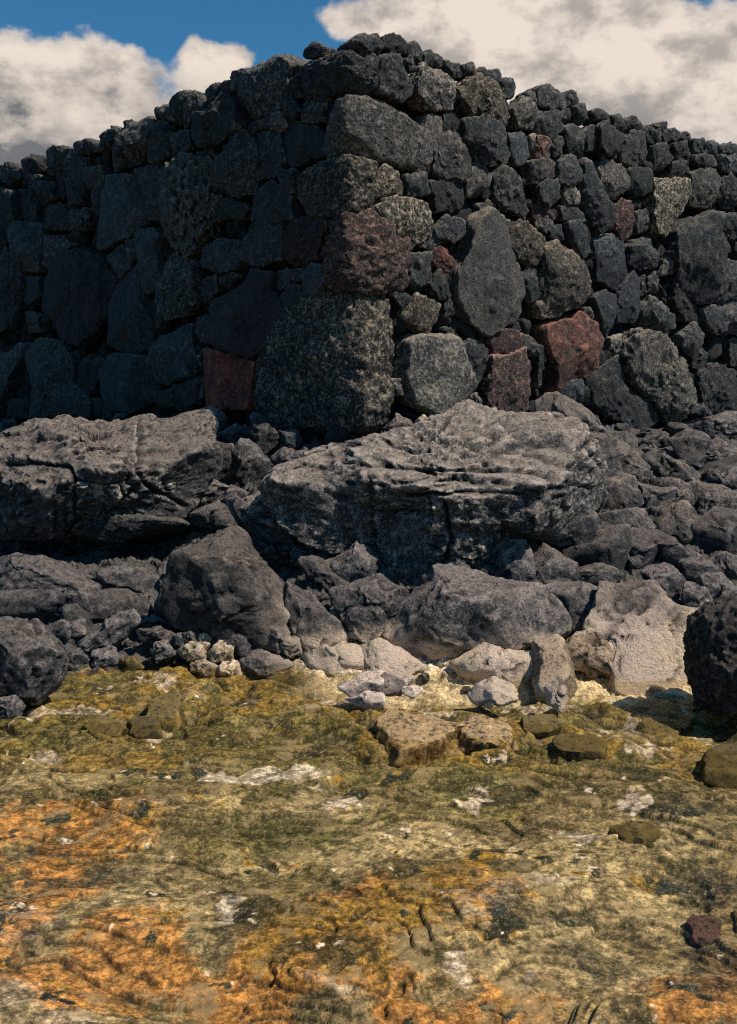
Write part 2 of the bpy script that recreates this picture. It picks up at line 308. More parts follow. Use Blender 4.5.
STONES = [(1, '405,350 440,360 455,395 430,410', 'g'), (1, '560,345 615,345 625,460 590,490 555,480 555,400', 'd'), (1, '625,380 700,375 705,440 640,480 625,440', 'd'),
 (1, '500,510 590,490 600,520 565,630 545,620 505,560', 's'), ('P', '114,176 136,177 149,203 152,215 140,232 115,247 103,250 102,235 108,205', 's'),
 ('P', '178,165 195,155 215,160 222,180 222,200 215,235 205,255 195,262 180,250 170,225 168,195', 'lace'),
 (1, '590,530 640,490 650,540 625,640 620,690 560,700 565,640', 's'), (1, '330,510 375,500 400,540 370,600 330,580', 'g'), (1, '350,590 405,560 400,600 385,690 350,680', 'd'),
 (1, '270,460 320,470 325,560 300,640 265,640 260,540', 'd'), (1, '215,540 250,545 255,590 240,620 215,600', 'd'), (1, '180,640 230,640 270,680 260,737 190,737', 'd'),
 (1, '270,670 310,655 325,690 310,737 265,737', 'd'), (1, '145,560 200,560 205,620 170,645 145,630', 'd'), (1, '80,590 120,590 145,640 150,737 85,737', 'd'),
 (1, '100,530 150,535 145,580 110,580', 'd'), (1, '0,590 70,600 80,690 60,737 0,737', 'd'),
 (5, '0,0 20,10 20,80 10,180 0,180', 'd'), (5, '25,10 150,10 160,100 150,190 90,195 40,130', 's'), (5, '165,60 230,60 265,90 240,140 190,180 165,160', 'd'),
 (5, '0,200 20,90 60,160 85,200 80,300 60,400 10,440 0,440', 'd'), (5, '95,210 150,210 155,280 120,310 95,300', 's'), (5, '100,340 150,350 150,410 110,420', 'd'),
 (5, '170,220 240,130 320,120 400,140 440,220 420,340 370,440 320,475 250,440 210,370 160,330', 'pd'), (5, '410,140 460,90 475,120 475,180 450,220 430,180', 's'),
 (5, '470,80 505,60 510,130 480,180', 'd'), (5, '505,50 560,20 605,50 600,100 605,240 570,275 545,265 530,200 505,130', 's'),
 (5, '440,250 490,190 520,170 545,260 560,350 575,480 490,490 430,465 430,380', 's'), (5, '550,300 590,290 610,340 590,400 560,390', 's'),
 (5, '615,170 640,130 735,150 735,300 700,340 640,370 610,320 600,230', 'd'), (5, '0,500 60,480 95,440 100,500 60,580 30,650 0,700', 's'),
 (5, '110,500 150,440 210,450 270,500 280,600 340,660 340,730 120,730 130,620', 'd'), (5, '300,530 340,500 400,510 390,560 370,620 340,640 305,590', 'd'),
 (5, '390,570 420,490 480,490 570,500 580,560 570,660 520,700 440,710 395,640', 's'), (5, '580,490 610,420 690,390 730,400 725,580 640,610 590,600', 's'),
 (5, '575,640 640,620 735,590 735,680 640,690 580,680', 'd'), (5, '350,660 395,660 420,715 360,725', 'd'), (5, '30,660 110,660 115,730 30,730', 'd'),
 (6, '80,195 100,140 160,105 220,110 235,170 210,220 150,235 90,215', 's'), (6, '240,100 290,10 370,-20 385,100 375,190 300,215 240,190', 's'),
 (6, '80,290 100,240 140,235 150,290 110,340 80,340', 'd'), (6, '150,250 200,230 215,245 170,290', 'd'),
 (6, '120,340 190,280 270,225 340,235 350,290 400,380 370,450 330,520 270,545 180,520 130,470', 'pd'), (6, '65,400 110,380 125,440 130,490 90,490 65,450', 's'),
 (6, '105,520 130,515 270,560 265,700 255,735 110,720 95,640', 'sq'), (6, '390,100 430,50 490,25 550,50 530,130 510,180 405,200', 'p'),
 (6, '365,330 400,280 440,275 460,320 430,375 375,370', 's'), (6, '455,240 480,200 520,200 535,260 500,310 460,310', 's'), (6, '360,220 450,215 450,260 380,290 350,260', 'd'),
 (6, '60,520 100,510 90,590 60,590', 'd'), (6, '0,430 50,420 60,600 0,620', 's'), (6, '0,650 60,610 85,640 90,690 30,737 0,737', 's'),
 (2, '0,410 40,410 45,470 20,500 0,500', 'd'), (2, '60,350 160,270 190,280 220,360 230,400 150,460 90,475 60,430', 'd'), (2, '405,220 430,200 450,280 420,290 405,260', 'd'),
 (2, '450,340 480,305 540,310 535,370 480,385 450,370', 'd'), (2, '465,280 520,255 550,270 545,300 480,300', 's'), (2, '385,310 420,300 440,330 420,355 390,345', 'd'),
 (2, '375,430 420,370 480,385 545,430 545,500 430,540 395,500', 's'), (2, '285,430 330,400 370,430 400,520 360,580 315,585 295,520', 'd'),
 (2, '135,530 190,440 240,410 280,450 310,560 280,640 200,655 150,600', 'd'), (2, '340,350 380,345 400,390 370,415 340,390', 'g'), (2, '290,370 330,355 345,380 300,405', 'd'),
 (2, '60,490 130,480 150,520 110,530', 'd'), (2, '270,737 290,640 350,590 430,650 430,737', 's'), (2, '360,560 420,550 430,640 380,630', 'd'), (2, '140,660 200,660 260,680 240,737 140,737', 's'),
 (2, '240,400 280,380 300,400 270,430', 'd'), (2, '540,480 570,475 575,500 545,510', 'g'), (3, '0,120 50,125 65,170 65,240 20,260 0,255', 'd'),
 (3, '70,180 90,130 140,130 180,190 190,270 150,300 70,260', 'd2'), (3, '165,145 190,140 205,180 190,190', 'd'), (3, '200,220 240,165 300,185 350,230 350,290 330,330 250,330 200,270', 'g'),
 (3, '350,290 365,230 430,205 490,235 530,280 545,330 545,370 520,405 460,380 400,350', 'hole'), (3, '75,490 110,435 180,440 225,400 235,345 290,370 280,430 260,520 250,555 160,550 90,520', 'g'),
 (3, '295,350 330,335 375,370 365,405 310,405', 'd'), (3, '370,370 420,360 490,390 515,430 510,500 450,530 410,490 380,440', 'd'), (3, '500,500 525,460 555,475 550,520 520,545', 'g'),
 (3, '270,490 290,400 350,410 390,450 405,510 400,560 380,590 290,585 265,550', 'g'), (3, '245,595 350,590 380,610 380,700 270,710 250,640', 'd'),
 (3, '385,610 410,530 450,525 475,580 470,620 440,650 390,650', 'g'), (3, '490,560 530,540 600,620 630,700 600,737 520,700 490,640', 'd'), (3, '535,415 590,405 620,450 620,500 590,540 565,530', 's'),
 (3, '610,430 640,420 700,450 695,490 650,505 625,480', 'g'), (3, '565,330 600,280 640,300 655,370 630,400 580,400', 'g'), (3, '640,370 680,330 720,330 737,400 700,440 650,420', 'd'),
 (3, '165,570 240,560 245,640 180,650', 'd'), (3, '45,600 80,535 110,550 160,610 150,650 60,650', 'b2'), ('P', '372,207 382,199 409,199 425,205 430,222 425,240 411,247 395,240 378,222', 'b'),
 (3, '625,520 680,510 715,530 710,580 680,600 640,600', 'g'), (3, '660,600 720,590 737,650 690,690 665,660', 'd'), (3, '635,680 690,680 710,737 640,737', 'p'), (3, '430,680 480,660 500,737 440,737', 'g'),
 (4, '0,190 70,190 80,260 40,290 0,270', 'd'), (4, '0,105 40,92 85,120 90,160 50,180 0,170', 'd'), (4, '75,160 105,160 105,215 75,220', 'd'), (4, '95,250 130,240 165,260 175,310 165,355 120,350 95,310', 'd'), (4, '175,260 205,245 220,280 215,330 185,330', 'd'),
 (4, '225,250 250,220 280,250 320,280 300,340 260,360 230,320', 'd'), (4, '0,280 40,290 45,350 0,360', 'p'), (4, '55,290 85,285 90,350 55,355', 'd'),
 (4, '303,340 320,290 350,252 390,275 415,340 400,380 340,400 305,370', 'g'), (4, '420,320 460,310 490,360 470,400 430,400', 'd'), (4, '500,310 550,300 560,350 520,360', 'd'),
 (4, '495,380 525,360 570,420 560,440 490,435', 'd'), (4, '560,420 640,395 665,430 665,510 640,545 560,540 560,480', 'g'), (4, '670,460 700,420 745,450 740,530 690,545 670,510', 'd'),
 (4, '225,400 250,365 300,390 330,440 320,480 280,520 240,470', 'g'), (4, '335,400 410,400 420,480 370,500 340,470', 'd'), (4, '420,440 540,440 560,490 530,550 490,620 460,655 430,640 415,560', 'b'),
 (4, '285,540 310,510 340,520 350,590 340,650 310,670 285,620', 'p'), (4, '70,370 120,350 155,380 155,450 110,470 65,450', 'd2'), (4, '0,370 60,370 60,430 0,440', 'g'),
 (4, '90,470 130,465 160,500 155,530 110,530', 'g'), (4, '10,450 60,450 80,510 50,540 10,520', 'd'), (4, '160,390 180,365 230,470 260,540 270,610 230,640 200,600 165,500', 'd'),
 (4, '110,600 150,590 180,640 185,700 165,737 140,700', 's'), (4, '80,540 130,540 170,560 170,595 90,590', 'd'), (4, '200,660 260,640 310,680 320,737 210,737', 's'),
 (4, '360,560 410,550 420,620 370,640', 'd'), ('P', '674,233 685,218 706,213 714,228 725,247 722,262 715,290 695,305 676,285 672,255', 'd'), (4, '680,560 745,580 745,660 700,660 670,610', 'd'),
 (4, '350,660 420,650 440,700 430,737 350,737', 's'), (4, '570,350 640,350 660,390 600,400', 'd'), (4, '670,350 740,350 740,410 690,415', 'd'),
 ('P', '504,221 522,222 540,235 545,262 530,265 515,258 505,240', 'b2'), (8, '0,20 60,0 130,60 180,130 180,200 140,240 0,290 -5,150', 'b'),
 (8, '10,320 140,262 200,310 235,370 210,440 180,500 100,530 50,570 40,480 15,400', 'rr'), (8, '70,540 170,500 175,590 100,590', 's'), (8, '200,215 240,190 290,210 290,260 250,370 230,330', 's'),
 (8, '290,240 300,170 350,110 370,150 375,240 350,300 300,310', 's'), (8, '210,30 280,0 320,60 310,140 270,190 210,150', 's'), (8, '370,140 395,130 400,200 380,200', 'g'),
 (8, '400,140 430,120 450,150 440,190 410,190', 'd'), (8, '340,20 400,0 460,50 440,100 380,110 330,90', 'd'), (8, '450,130 480,50 505,60 500,130', 'g'),
 (8, '380,260 420,210 470,230 500,320 460,350 400,330', 'd'), (8, '510,160 580,240 590,300 530,290 500,230', 'd'), (8, '590,230 640,80 745,80 745,200 640,230', 'd'),
 (8, '590,250 650,235 745,220 745,340 640,350 600,300', 'd2'), (8, '530,350 570,305 610,350 600,390 560,420 530,390', 'd'), (8, '560,420 600,375 625,420 600,500 570,460', 'd'),
 (8, '290,420 320,350 370,320 430,360 500,390 545,440 550,500 565,580 550,650 490,700 430,640 380,580 330,540 300,480', 'hole2'), (8, '200,500 290,440 330,540 400,600 430,660 400,700 320,690 210,600', 'd'),
 (8, '270,360 310,350 310,410 270,400', 'g'), (8, '600,490 640,460 710,480 720,560 700,620 640,640 600,590', 'd2'), (8, '700,370 745,360 745,470 705,460', 'd'),
 (8, '570,600 620,600 640,650 560,640', 'd'), (8, '165,245 205,260 210,290 180,280', 'g'), (8, '0,380 20,400 15,540 0,540', 'd'),
 (7, '270,70 320,20 380,40 380,90 340,120 280,100', 'd'), (7, '225,130 250,80 290,90 295,125 250,150', 'd'), (7, '245,160 290,135 340,170 340,220 310,230 270,200', 'rr'),
 (7, '165,160 250,160 270,240 210,290 180,270 185,210', 'd'), (7, '250,270 290,220 330,280 330,320 280,330', 'd'), (7, '155,390 200,310 290,350 280,390 240,460 190,430', 'b2'),
 (7, '120,310 170,300 185,330 160,370', 'd'), (7, '340,240 375,165 400,50 460,5 510,30 550,150 605,320 585,395 460,465 400,410 345,320', 'g'),
 (7, '585,235 620,200 660,250 650,320 620,345', 'd'), (7, '645,350 670,310 737,330 737,390 660,400', 'b2'), ('P', '405,341 415,334 450,337 475,383 468,397 450,410 435,418 412,405 403,375', 'gg'),
 (7, '375,500 420,465 475,520 460,600 430,640 400,580', 'd'), (7, '475,480 510,440 570,450 590,500 590,540 540,530 490,530', 'p'),
 ('P', '486,354 500,352 520,350 533,365 534,395 520,412 498,415 485,402 483,380', 'pp'), (7, '580,450 640,480 680,550 660,560 600,510', 'g'), (7, '640,570 670,600 670,640 650,640', 'd'),
 (7, '310,330 340,340 345,390 310,390', 'd'), (7, '300,430 350,440 370,490 330,470', 'd'), (7, '110,630 145,620 155,680 120,680', 'g'), (7, '650,20 700,10 705,60 680,80 650,60', 'g'),
 (7, '400,680 430,680 455,720 440,735', 'g'), (7, '705,60 737,55 745,110 720,125 700,100', 's')]
wall = empty('dry_stone_wall')
tag(wall, 'dark dry stone wall of black lava stones meeting at a sharp corner above the outcrop', 'wall')
OPT = {'sq': ('r2', dict(p=6, cuts=3, rough=.7, df=.12)), 'lace': ('g', dict(pits=(13, .10), rough=1.2, lev=6)), 'hole': ('b', dict(pits=(9, .07), lev=6)), 'hole2': ('g', dict(pits=(6, .12), lev=6, rough=1.4)),
       'd2': ('d', dict(pits=(22, .03))), 'b2': ('b', dict(pits=(28, .018))), 'b': ('b', dict(pits=(32, .02), lev=5)), 'rr': ('r', dict(rough=1.1, lev=5)),
       'gg': ('g', dict(rough=.6, cuts=5, p=3.6)), 'pp': ('pr', dict(rough=1.3)), 's': ('s', dict(rough=.6))}
LBL = {'sq': 'square brick red stone in the shaded face', 'lace': 'pale stone eaten into a lace of holes', 'hole': 'pale brown stone with round holes', 'hole2': 'large stone with deep hollows', 'r': 'square rusty red stone',
       'rr': 'orange red stone', 'b': 'pale speckled pitted stone', 'gg': 'large smooth grey slab', 'pp': 'lumpy maroon stone', 'p': 'dull purplish stone', 'pd': 'dark purplish grey stone'}
def wall_frame(px):
    return (nL, -dL) if px < 350 else (nR, dR)
occ = {'L': [], 'R': []}
def wall_rock(name, t, s, k, i, coping=False):
    pp = parse(t, s); left = pp[:, 0].mean() < 350
    N, U = (nL, -dL) if left else (nR, dR)
    r = np.random.RandomState(900+i)
    o_ = r.uniform(-.035, .035)
    O = K+N*o_
    pts = np.array([hit(x, y, O, N) for x, y in pp])
    poly = np.stack([(pts-O)@U, pts[:, 2]], 1)
    c, A = centroid(poly); size = math.sqrt(A)
    kk, op = OPT.get(k, (k, {})); a = dict(p=r.uniform(5, 8), df=size*r.uniform(.17, .32), grow=r.uniform(.97, 1.03), flat=1.2, db=max(.14, size*.5), cuts=8, cutd=.66, rough=1.15)
    if coping: a['db'] = max(.25, size*.7); a['p'] = r.uniform(2.6, 5); a['flat'] = .5; a['df'] = size*.3; O = O-N*.04
    a.update(op)
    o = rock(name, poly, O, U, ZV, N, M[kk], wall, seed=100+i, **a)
    if k in LBL: o['label'] = LBL[k]
    occ['L' if left else 'R'].append(poly)
    return size
order = []
for i, (t, s, k) in enumerate(STONES):
    pp = parse(t, s); left = pp[:, 0].mean() < 350
    d = hit(*pp.mean(0), K, nL if left else nR)[1]
    order.append((centroid(pp)[1], i))
order.sort(reverse=True)
for j, (a_, i) in enumerate(order):
    t, s, k = STONES[i]
    wall_rock('wall_stone' if j < 96 else 'small_wall_stone', t, s, k, i)
for i, (t, s) in enumerate(COPING):
    wall_rock('coping_stone', t, s, 'd', 400+i, True)
# quoins : (left px, right px, top, bottom, material, label)
def hl(px): # distance along left wall
    p = hit(px, 374, K, nL); return (p-K)@dL
def hr(px):
    p = hit(px, 374, K, nR); return (p-K)@dR
def quoin(x0, x1, y0, y1, mk, label, seed, pits=None, p=5, xc=350, rough=1., tl=0., wr=0):
    a = hl(x0); b_ = hr(x1); z1 = hit(xc, y0, K, np.array([0, -1., 0]))[2]; z0 = hit(xc, y1, K, np.array([0, -1., 0]))[2]
    e = .05; r = np.random.RandomState(seed)
    L0, L1, R0, R1 = -e, a, -e, b_
    L1 = max(L1, .3); R1 = max(R1, .3)
    hx, hy, hz = (L1-L0)/2, (R1-R0)/2, (z1-z0)/2
    ctr = K+dL*(L0+L1)/2+dR*(R0+R1)/2+ZV*(z0+z1)/2
    v, f = ico(6)
    s = ((abs(v)**p).sum(1))**(-1/p); q = v*s[:, None]
    for k in range(10):
        n = r.normal(size=3); n /= np.linalg.norm(n); d = r.uniform(1.0, 1.3)
        q = q-np.clip(q@n-d, 0, None)[:, None]*n*.9
    h = q[:, 2]; shear = tl*h
    P = ctr+(q[:, 0]*hx*(1+shear*.2))[:, None]*dL+(q[:, 1]*hy)[:, None]*dR+(q[:, 2]*hz)[:, None]*ZV
    dr = P-ctr; dr /= np.linalg.norm(dr, axis=1)[:, None]
    P = detail(P, dr, (hx*hy*hz)**(1/3)*1.6, seed, rough, pits, wr)
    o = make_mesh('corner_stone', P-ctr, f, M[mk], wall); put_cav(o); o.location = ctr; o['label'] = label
    for w, x in (('L', (-L1, 0)), ('R', (0, R1))):
        occ[w].append(np.array([[x[0], z0], [x[1], z0], [x[1], z1], [x[0], z1]]))
quoin(299, 381, 46, 92, 'd', 'lumpy dark block on top of the corner', 11, p=3.4, pits=(20, .03))
quoin(328, 422, 93, 158, 'g', 'broad grey slab cracked like mud', 12, p=8, rough=.7)
quoin(297, 373, 154, 216, 'q', 'squared block with pitted end', 13, p=7, pits=(20, .02))
quoin(333, 410, 206, 290, 'pr', 'reddish corner block with ribbed face', 14, p=5, wr=1.3)
quoin(256, 398, 287, 434, 'q', 'huge spongy block at the foot of the corner', 15, p=7, pits=(15, .05), rough=1.3, tl=-.6, xc=352)
# core of the wall, dark and rough
def slabgrid(name, P0, U, V, nu, nv, N, amp, mat, parent):
    u = np.linspace(0, 1, nu); v = np.linspace(0, 1, nv); uu, vv = np.meshgrid(u, v)
    P = P0+uu.ravel()[:, None]*U+vv.ravel()[:, None]*V
    P = P+(fbm(P, 6, 4, .6)*amp)[:, None]*N
    idx = np.arange(nu*nv).reshape(nv, nu)
    f = np.stack([idx[:-1, :-1], idx[:-1, 1:], idx[1:, 1:], idx[1:, :-1]], -1).reshape(-1, 4)
    return P, f
def core(name):
    V_, F_ = [], []; n = 0; LL, LR, Z0, Z1 = 16., 16., .3, 3.93; dd = .13; th = 1.0
    c = K-nL*dd-nR*dd
    for (P0, U, Vv, N, nu, nv) in ((c+dL*LL+ZV*Z0, -dL*LL, ZV*(Z1-Z0), nL, 500, 120), (c+ZV*Z0, dR*LR, ZV*(Z1-Z0), nR, 500, 120),
                         (c+dL*LL+ZV*Z1, -dL*LL, -nL*th, ZV, 300, 20), (c+ZV*Z1, dR*LR, -nR*th, ZV, 300, 20),
                         (c-nL*th+dL*LL+ZV*Z0, -dL*LL, ZV*(Z1-Z0), -nL, 300, 60), (c-nR*th+ZV*Z0, dR*LR, ZV*(Z1-Z0), -nR, 300, 60)):
        P, f = slabgrid('', P0, U, Vv, nu, nv, N, .04, None, None); V_.append(P); F_.append(f+n); n += len(P)
    return make_mesh(name, np.concatenate(V_), np.concatenate(F_), M['j'], wall)
core('wall_core')
# chinking: everything in the wall that is not one of the stones above
def inside(poly, x, y, grow=0.):
    c = poly.mean(0); q = c+(poly-c)*(1+grow); n = len(q); r = False; j = n-1
    for i in range(n):
        if (q[i][1] > y) != (q[j][1] > y) and x < (q[j][0]-q[i][0])*(y-q[i][1])/(q[j][1]-q[i][1])+q[i][0]: r = not r
        j = i
    return r
def merge_rocks(items, name, mat, parent, lev=3):
    v0, f0 = ico(lev); V_, F_ = [], []; n = 0
    r = np.random.RandomState(5)
    for (P, ax, sz) in items:
        q = v0*((abs(v0)**3).sum(1)**(-1/3))[:, None]
        for k in range(10):
            m = r.normal(size=3); m /= np.linalg.norm(m); q = q-np.clip(q@m-r.uniform(.5, .9), 0, None)[:, None]*m*.9
        Q = P+(q*sz)@ax
        Q = Q+(v0@ax)*((fbm(Q, 3.5/sz.mean(), 2)*.16*sz.mean()+fbm(Q, 18, 3, .6, True)*.010))[:, None]
        V_.append(Q); F_.append(f0+n); n += len(Q)
    return make_mesh(name, np.concatenate(V_), np.concatenate(F_), mat, parent)
fill = []
rr = np.random.RandomState(3)
for w, N, U in (('L', nL, -dL), ('R', nR, dR)):
    g = .035; tot = []
    polys = occ[w]; bb = [(p.min(0), p.max(0), p) for p in polys]
    placed = []
    rng_u = (-16, 0) if w == 'L' else (0, 16)
    for tr in range(9000):
        x = rr.uniform(*rng_u); z = rr.uniform(.85, 4.0)
        far = abs(x) > (6.6 if w == 'L' else 6.0)
        rad = rr.uniform(.13, .26) if far else (rr.uniform(.05, .11) if tr > 1500 else rr.uniform(.10, .18))
        ok = True
        for (a, b_, p) in bb:
            if a[0]-rad*.5 < x < b_[0]+rad*.5 and a[1]-rad*.5 < z < b_[1]+rad*.5:
                if inside(p, x, z, .1) or any(inside(p, x+rad*.62*math.cos(t), z+rad*.62*math.sin(t)) for t in (0, 1.57, 3.14, 4.71)): ok = False; break
        if not ok: continue
        if any((x-a)**2+(z-b_)**2 < (.78*(rad+c))**2 for a, b_, c in placed): continue
        placed.append((x, z, rad))
        t = rr.uniform(0, math.pi); ct, st = math.cos(t), math.sin(t)
        ax = np.array([ct*U+st*ZV, -st*U+ct*ZV, N]); P = K+U*x+ZV*z-N*(.045+rad*.45)
        fill.append((P, ax, rad*np.array([rr.uniform(1.0, 1.55), rr.uniform(.7, 1.05), .9])))
fo = merge_rocks(fill, 'chinking_stones', M['j'], wall); fo['kind'] = 'stuff'
# ------------------------------------------------------------------ terrain of the shore
# columns: tangent of azimuth -> (row, depth) pairs of the bedrock, from the pool up to the wall
def zrow(py, Y): # height seen at row py for depth Y on the axis
    d = ray(W/2, py); return 1.6+d[2]/d[1]*Y
COLS = [(-8, [(705, 5.1), (640, 5.6), (585, 6.4), (545, 7.4), (505, 7.9), (440, 10.0), (416, 12.6)]),
        (150, [(663, 5.45), (640, 5.6), (585, 6.3), (545, 7.3), (510, 7.8), (440, 9.2), (420, 10.3)]),
        (260, [(668, 5.4), (640, 5.55), (585, 6.1), (540, 6.6), (500, 7.2), (450, 8.3), (428, 9.1)]),
        (370, [(684, 5.25), (640, 5.5), (585, 6.0), (545, 6.25), (500, 6.5), (450, 7.5), (430, 8.1)]),
        (480, [(700, 5.1), (640, 5.5), (585, 6.0), (545, 6.25), (500, 6.5), (430, 8.3), (412, 9.1)]),
        (600, [(695, 5.15), (640, 5.6), (585, 6.2), (545, 6.6), (500, 7.1), (440, 9.0), (420, 10.2)]),
        (745, [(712, 5.0), (640, 5.7), (585, 6.4), (545, 7.0), (500, 7.8), (450, 10.0), (425, 11.6)])]
TA = np.array([(c[0]-W/2)/F for c in COLS])
def depth_at(px, py):
    t = (px-W/2)/F
    ds = [np.interp(-py, [-r for r, _ in c[1]], [d for _, d in c[1]]) for c in COLS]
    if py > 690: return np.interp(t, TA, ds) if False else 1.6/max(1e-3, -(ray(px, py)[2]/ray(px, py)[1]))
    return float(np.interp(t, TA, ds))
ZP = [(np.array([-9]+[d-.25 for _, d in c[1][:1]]+[d for _, d in c[1]]+[c[1][-1][1]+.5, 200]),
       np.array([-.0, -.0]+[max(0.015, zrow(r, d)) if i else .0 for i, (r, d) in enumerate(c[1])]+[1.15, 1.2])) for c in COLS]
def terrain_base(x, y):
    t = np.clip(x/np.maximum(y, .5), TA[0], TA[-1])
    zs = np.stack([np.interp(y, a, b) for a, b in ZP], 1)
    i = np.clip(np.searchsorted(TA, t)-1, 0, len(TA)-2); f = np.clip((t-TA[i])/(TA[i+1]-TA[i]), 0, 1); f = f*f*(3-2*f)
    k = np.arange(len(x)); return zs[k, i]*(1-f)+zs[k, i+1]*f
def shore(x, y):
    t = np.clip(x/np.maximum(y, .5), TA[0], TA[-1]); return np.interp(t, TA, [c[1][0][1] for c in COLS])
def ground_h(x, y):
    zb = terrain_base(x, y); p = np.stack([x, y, np.zeros(len(x))], 1)
    land = np.clip((y-shore(x, y)+.05)/.45, 0, 1)
    wp = p+np.stack([fbm(p, 1.3, 3), fbm(p+9, 1.3, 3), 0*x], 1)*.25
    wp[:, 1] *= 1.5
    a = fbm(wp, 1.1, 3, .5)*.045
    # broken, terraced crust: low plates with crisp scarps and narrow cracks
    def steps(b, st, w0):
        k = np.floor(b/st); fr = b/st-k; return (k+np.clip((fr-w0)/(1-w0), 0, 1))*st
    st = np.array([.75, 1.35, 1])
    b = fbm(wp*st+5, 1.3, 5, .46); terr = steps(b, .30, .93)*.050
    b2 = fbm(wp*st+15, 3.6, 4, .48); msk = np.clip(fbm(p+60, 1.3, 3)*2.4+.15, 0, 1); terr += (steps(b2, .5, .90)*.028+b2*.006)*msk
    c = fbm(p+3, 7, 4, .5)*.003
    w = np.abs(fbm(wp+71, 2.3, 5, .5)); c -= np.clip(.022-w, 0, 1)*.3*msk
    far = np.clip((y-3.7)/.8, 0, 1)*np.clip(fbm(p+44, 1.0, 3)*2+.8, 0, 1)
    wl = worley(wp*np.array([2.6, 4.4, 1])+fbm(p+66, 5, 3)[:, None]*.16+4.4)
    c += (np.clip(.78-wl, 0, 1)**.8*.13-.045)*far
    pool = -.075+a+terr+c
    # the near edge and the left bank come out of the water
    rise = np.clip((3.3-y)/1.3, 0, 1)*.05+np.clip((-x/np.maximum(y, 1)-.2)/.2, 0, 1)*np.clip((4.0-y)/1.5, 0, 1)*.04
    rocky = fbm(p+20, 2.2, 3, .5)*.10+fbm(p+30, 7, 4, .6, True)*.07-.07+fbm(p, 40, 2)*.008
    return zb*land**.5+(pool+rise)*(1-land)+rocky*land, land
def axis_pts(segs):
    o = []
    for a, b, n in segs: o += list(np.linspace(a, b, n, endpoint=False))
    return np.array(o+[segs[-1][1]])
gx = axis_pts([(-60, -4, 10), (-4, -.9, 40), (-.9, -.36, 60), (-.36, .36, 640), (.36, .9, 60), (.9, 4, 40), (4, 60, 10)])
gy = axis_pts([(-60, 0, 12), (0, 2.1, 40), (2.1, 3.2, 250), (3.2, 5.6, 440), (5.6, 8.5, 170), (8.5, 14, 60), (14, 30, 20), (30, 400, 14)])
X, Y = np.meshgrid(gx, gy); X = X*(np.maximum(Y, 0)+1); xr, yr = X.ravel(), Y.ravel()
gz, land = ground_h(xr, yr)
GV = np.stack([xr, yr, gz], 1)
_q = GV*np.array([1, 1, 1.6]); GV[:, 1] += land*(fbm(_q+90, 2.6, 4, .55, True)*.16+fbm(_q+95, 15, 2)*.012); del _q; idx = np.arange(len(xr)).reshape(X.shape)
GF = np.stack([idx[:-1, :-1], idx[:-1, 1:], idx[1:, 1:], idx[1:, :-1]], -1).reshape(-1, 4)
# colour zones of the pool floor (algae, mineral crust), in metres on the ground
def gp(px, py):
    p = hit(px, py, np.array([0, 0, -.05]), ZV); return p[0], p[1]
pn = np.stack([xr, yr, 0*xr], 1)
wx = xr+fbm(pn, 1.7, 4, .6)*.16+fbm(pn, 9, 3, .6)*.05; wy = yr+fbm(pn+40, 1.7, 4, .6)*.16+fbm(pn+50, 9, 3, .6)*.05
def blob(px, py, rx, ry, ang=0):
    x0, y0 = gp(px, py); x1, _ = gp(px+rx, py); _, y1 = gp(px, py-ry); _, y2 = gp(px, py+ry)
    a = abs(x1-x0); b = abs(y1-y2)/2
    u, v = (wx-x0)/a, (wy-y0)/b; s = math.sin(ang); c = math.cos(ang); u, v = u*c+v*s, -u*s+v*c
    return np.clip(1.35-np.sqrt(u*u+v*v), 0, 1)/1.0
def patch(args, n, sharp=5., amp=.5):
    return np.clip((blob(*args)+amp*n-.42)*sharp, 0, 1)
def lay(col, m, c, k=1.):
    m = np.clip(m*k, 0, 1)[:, None]; return col*(1-m)+np.array(c)*m
n_a = fbm(pn+11, 2.1, 5, .6); n_b = fbm(pn+23, 6, 5, .62); n_c = fbm(pn+31, 22, 3, .6)
row_far = np.clip((yr-3.1)/1.6, 0, 1)
OL, OLD, TAN, ORG, YEL, WHT, DRK, GRN = (.108, .096, .024), (.050, .042, .014), (.46, .32, .19), (.43, .19, .054), (.25, .145, .028), (.60, .47, .42), (.026, .028, .022), (.130, .117, .042)
col = np.tile(np.array([.225, .160, .085]), (len(xr), 1))
col = lay(col, np.clip((2.95-yr)*1.2+n_a*.8, 0, 1), TAN, .85)
col = lay(col, np.clip(row_far*1.2-.35+n_a*.5, 0, 1), OL, .9)
col = lay(col, np.clip(n_b*1.6-.1, 0, 1), OLD, .75)
col = lay(col, np.clip(-n_b*1.5-.1, 0, 1), (.30, .21, .06), .55)
n_d = fbm(pn+77, 4, 6, .62)
for args in ((230, 835, 150, 36), (390, 800, 170, 32), (560, 775, 130, 30), (300, 765, 220, 20), (120, 770, 120, 24)):
    col = lay(col, patch(args, n_a, 2.2, .7), GRN, .55)
for args in ((150, 880, 110, 60), (540, 950, 120, 60), (60, 775, 80, 34), (620, 835, 130, 34), (200, 960, 70, 80), (380, 850, 120, 40), (430, 830, 120, 26), (620, 900, 100, 60), (300, 800, 100, 20)):
    col = lay(col, patch(args, n_d, 2.5, .7), (.42, .31, .18), .75)
for args in ((60, 830, 90, 50), (20, 930, 70, 100), (120, 970, 90, 60), (330, 945, 130, 70, .2), (240, 990, 100, 60), (470, 885, 70, 36), (690, 975, 80, 50), (480, 1000, 120, 40), (350, 890, 70, 24)):
    col = lay(col, patch(args, n_d, 3.2, .8), ORG, .9)
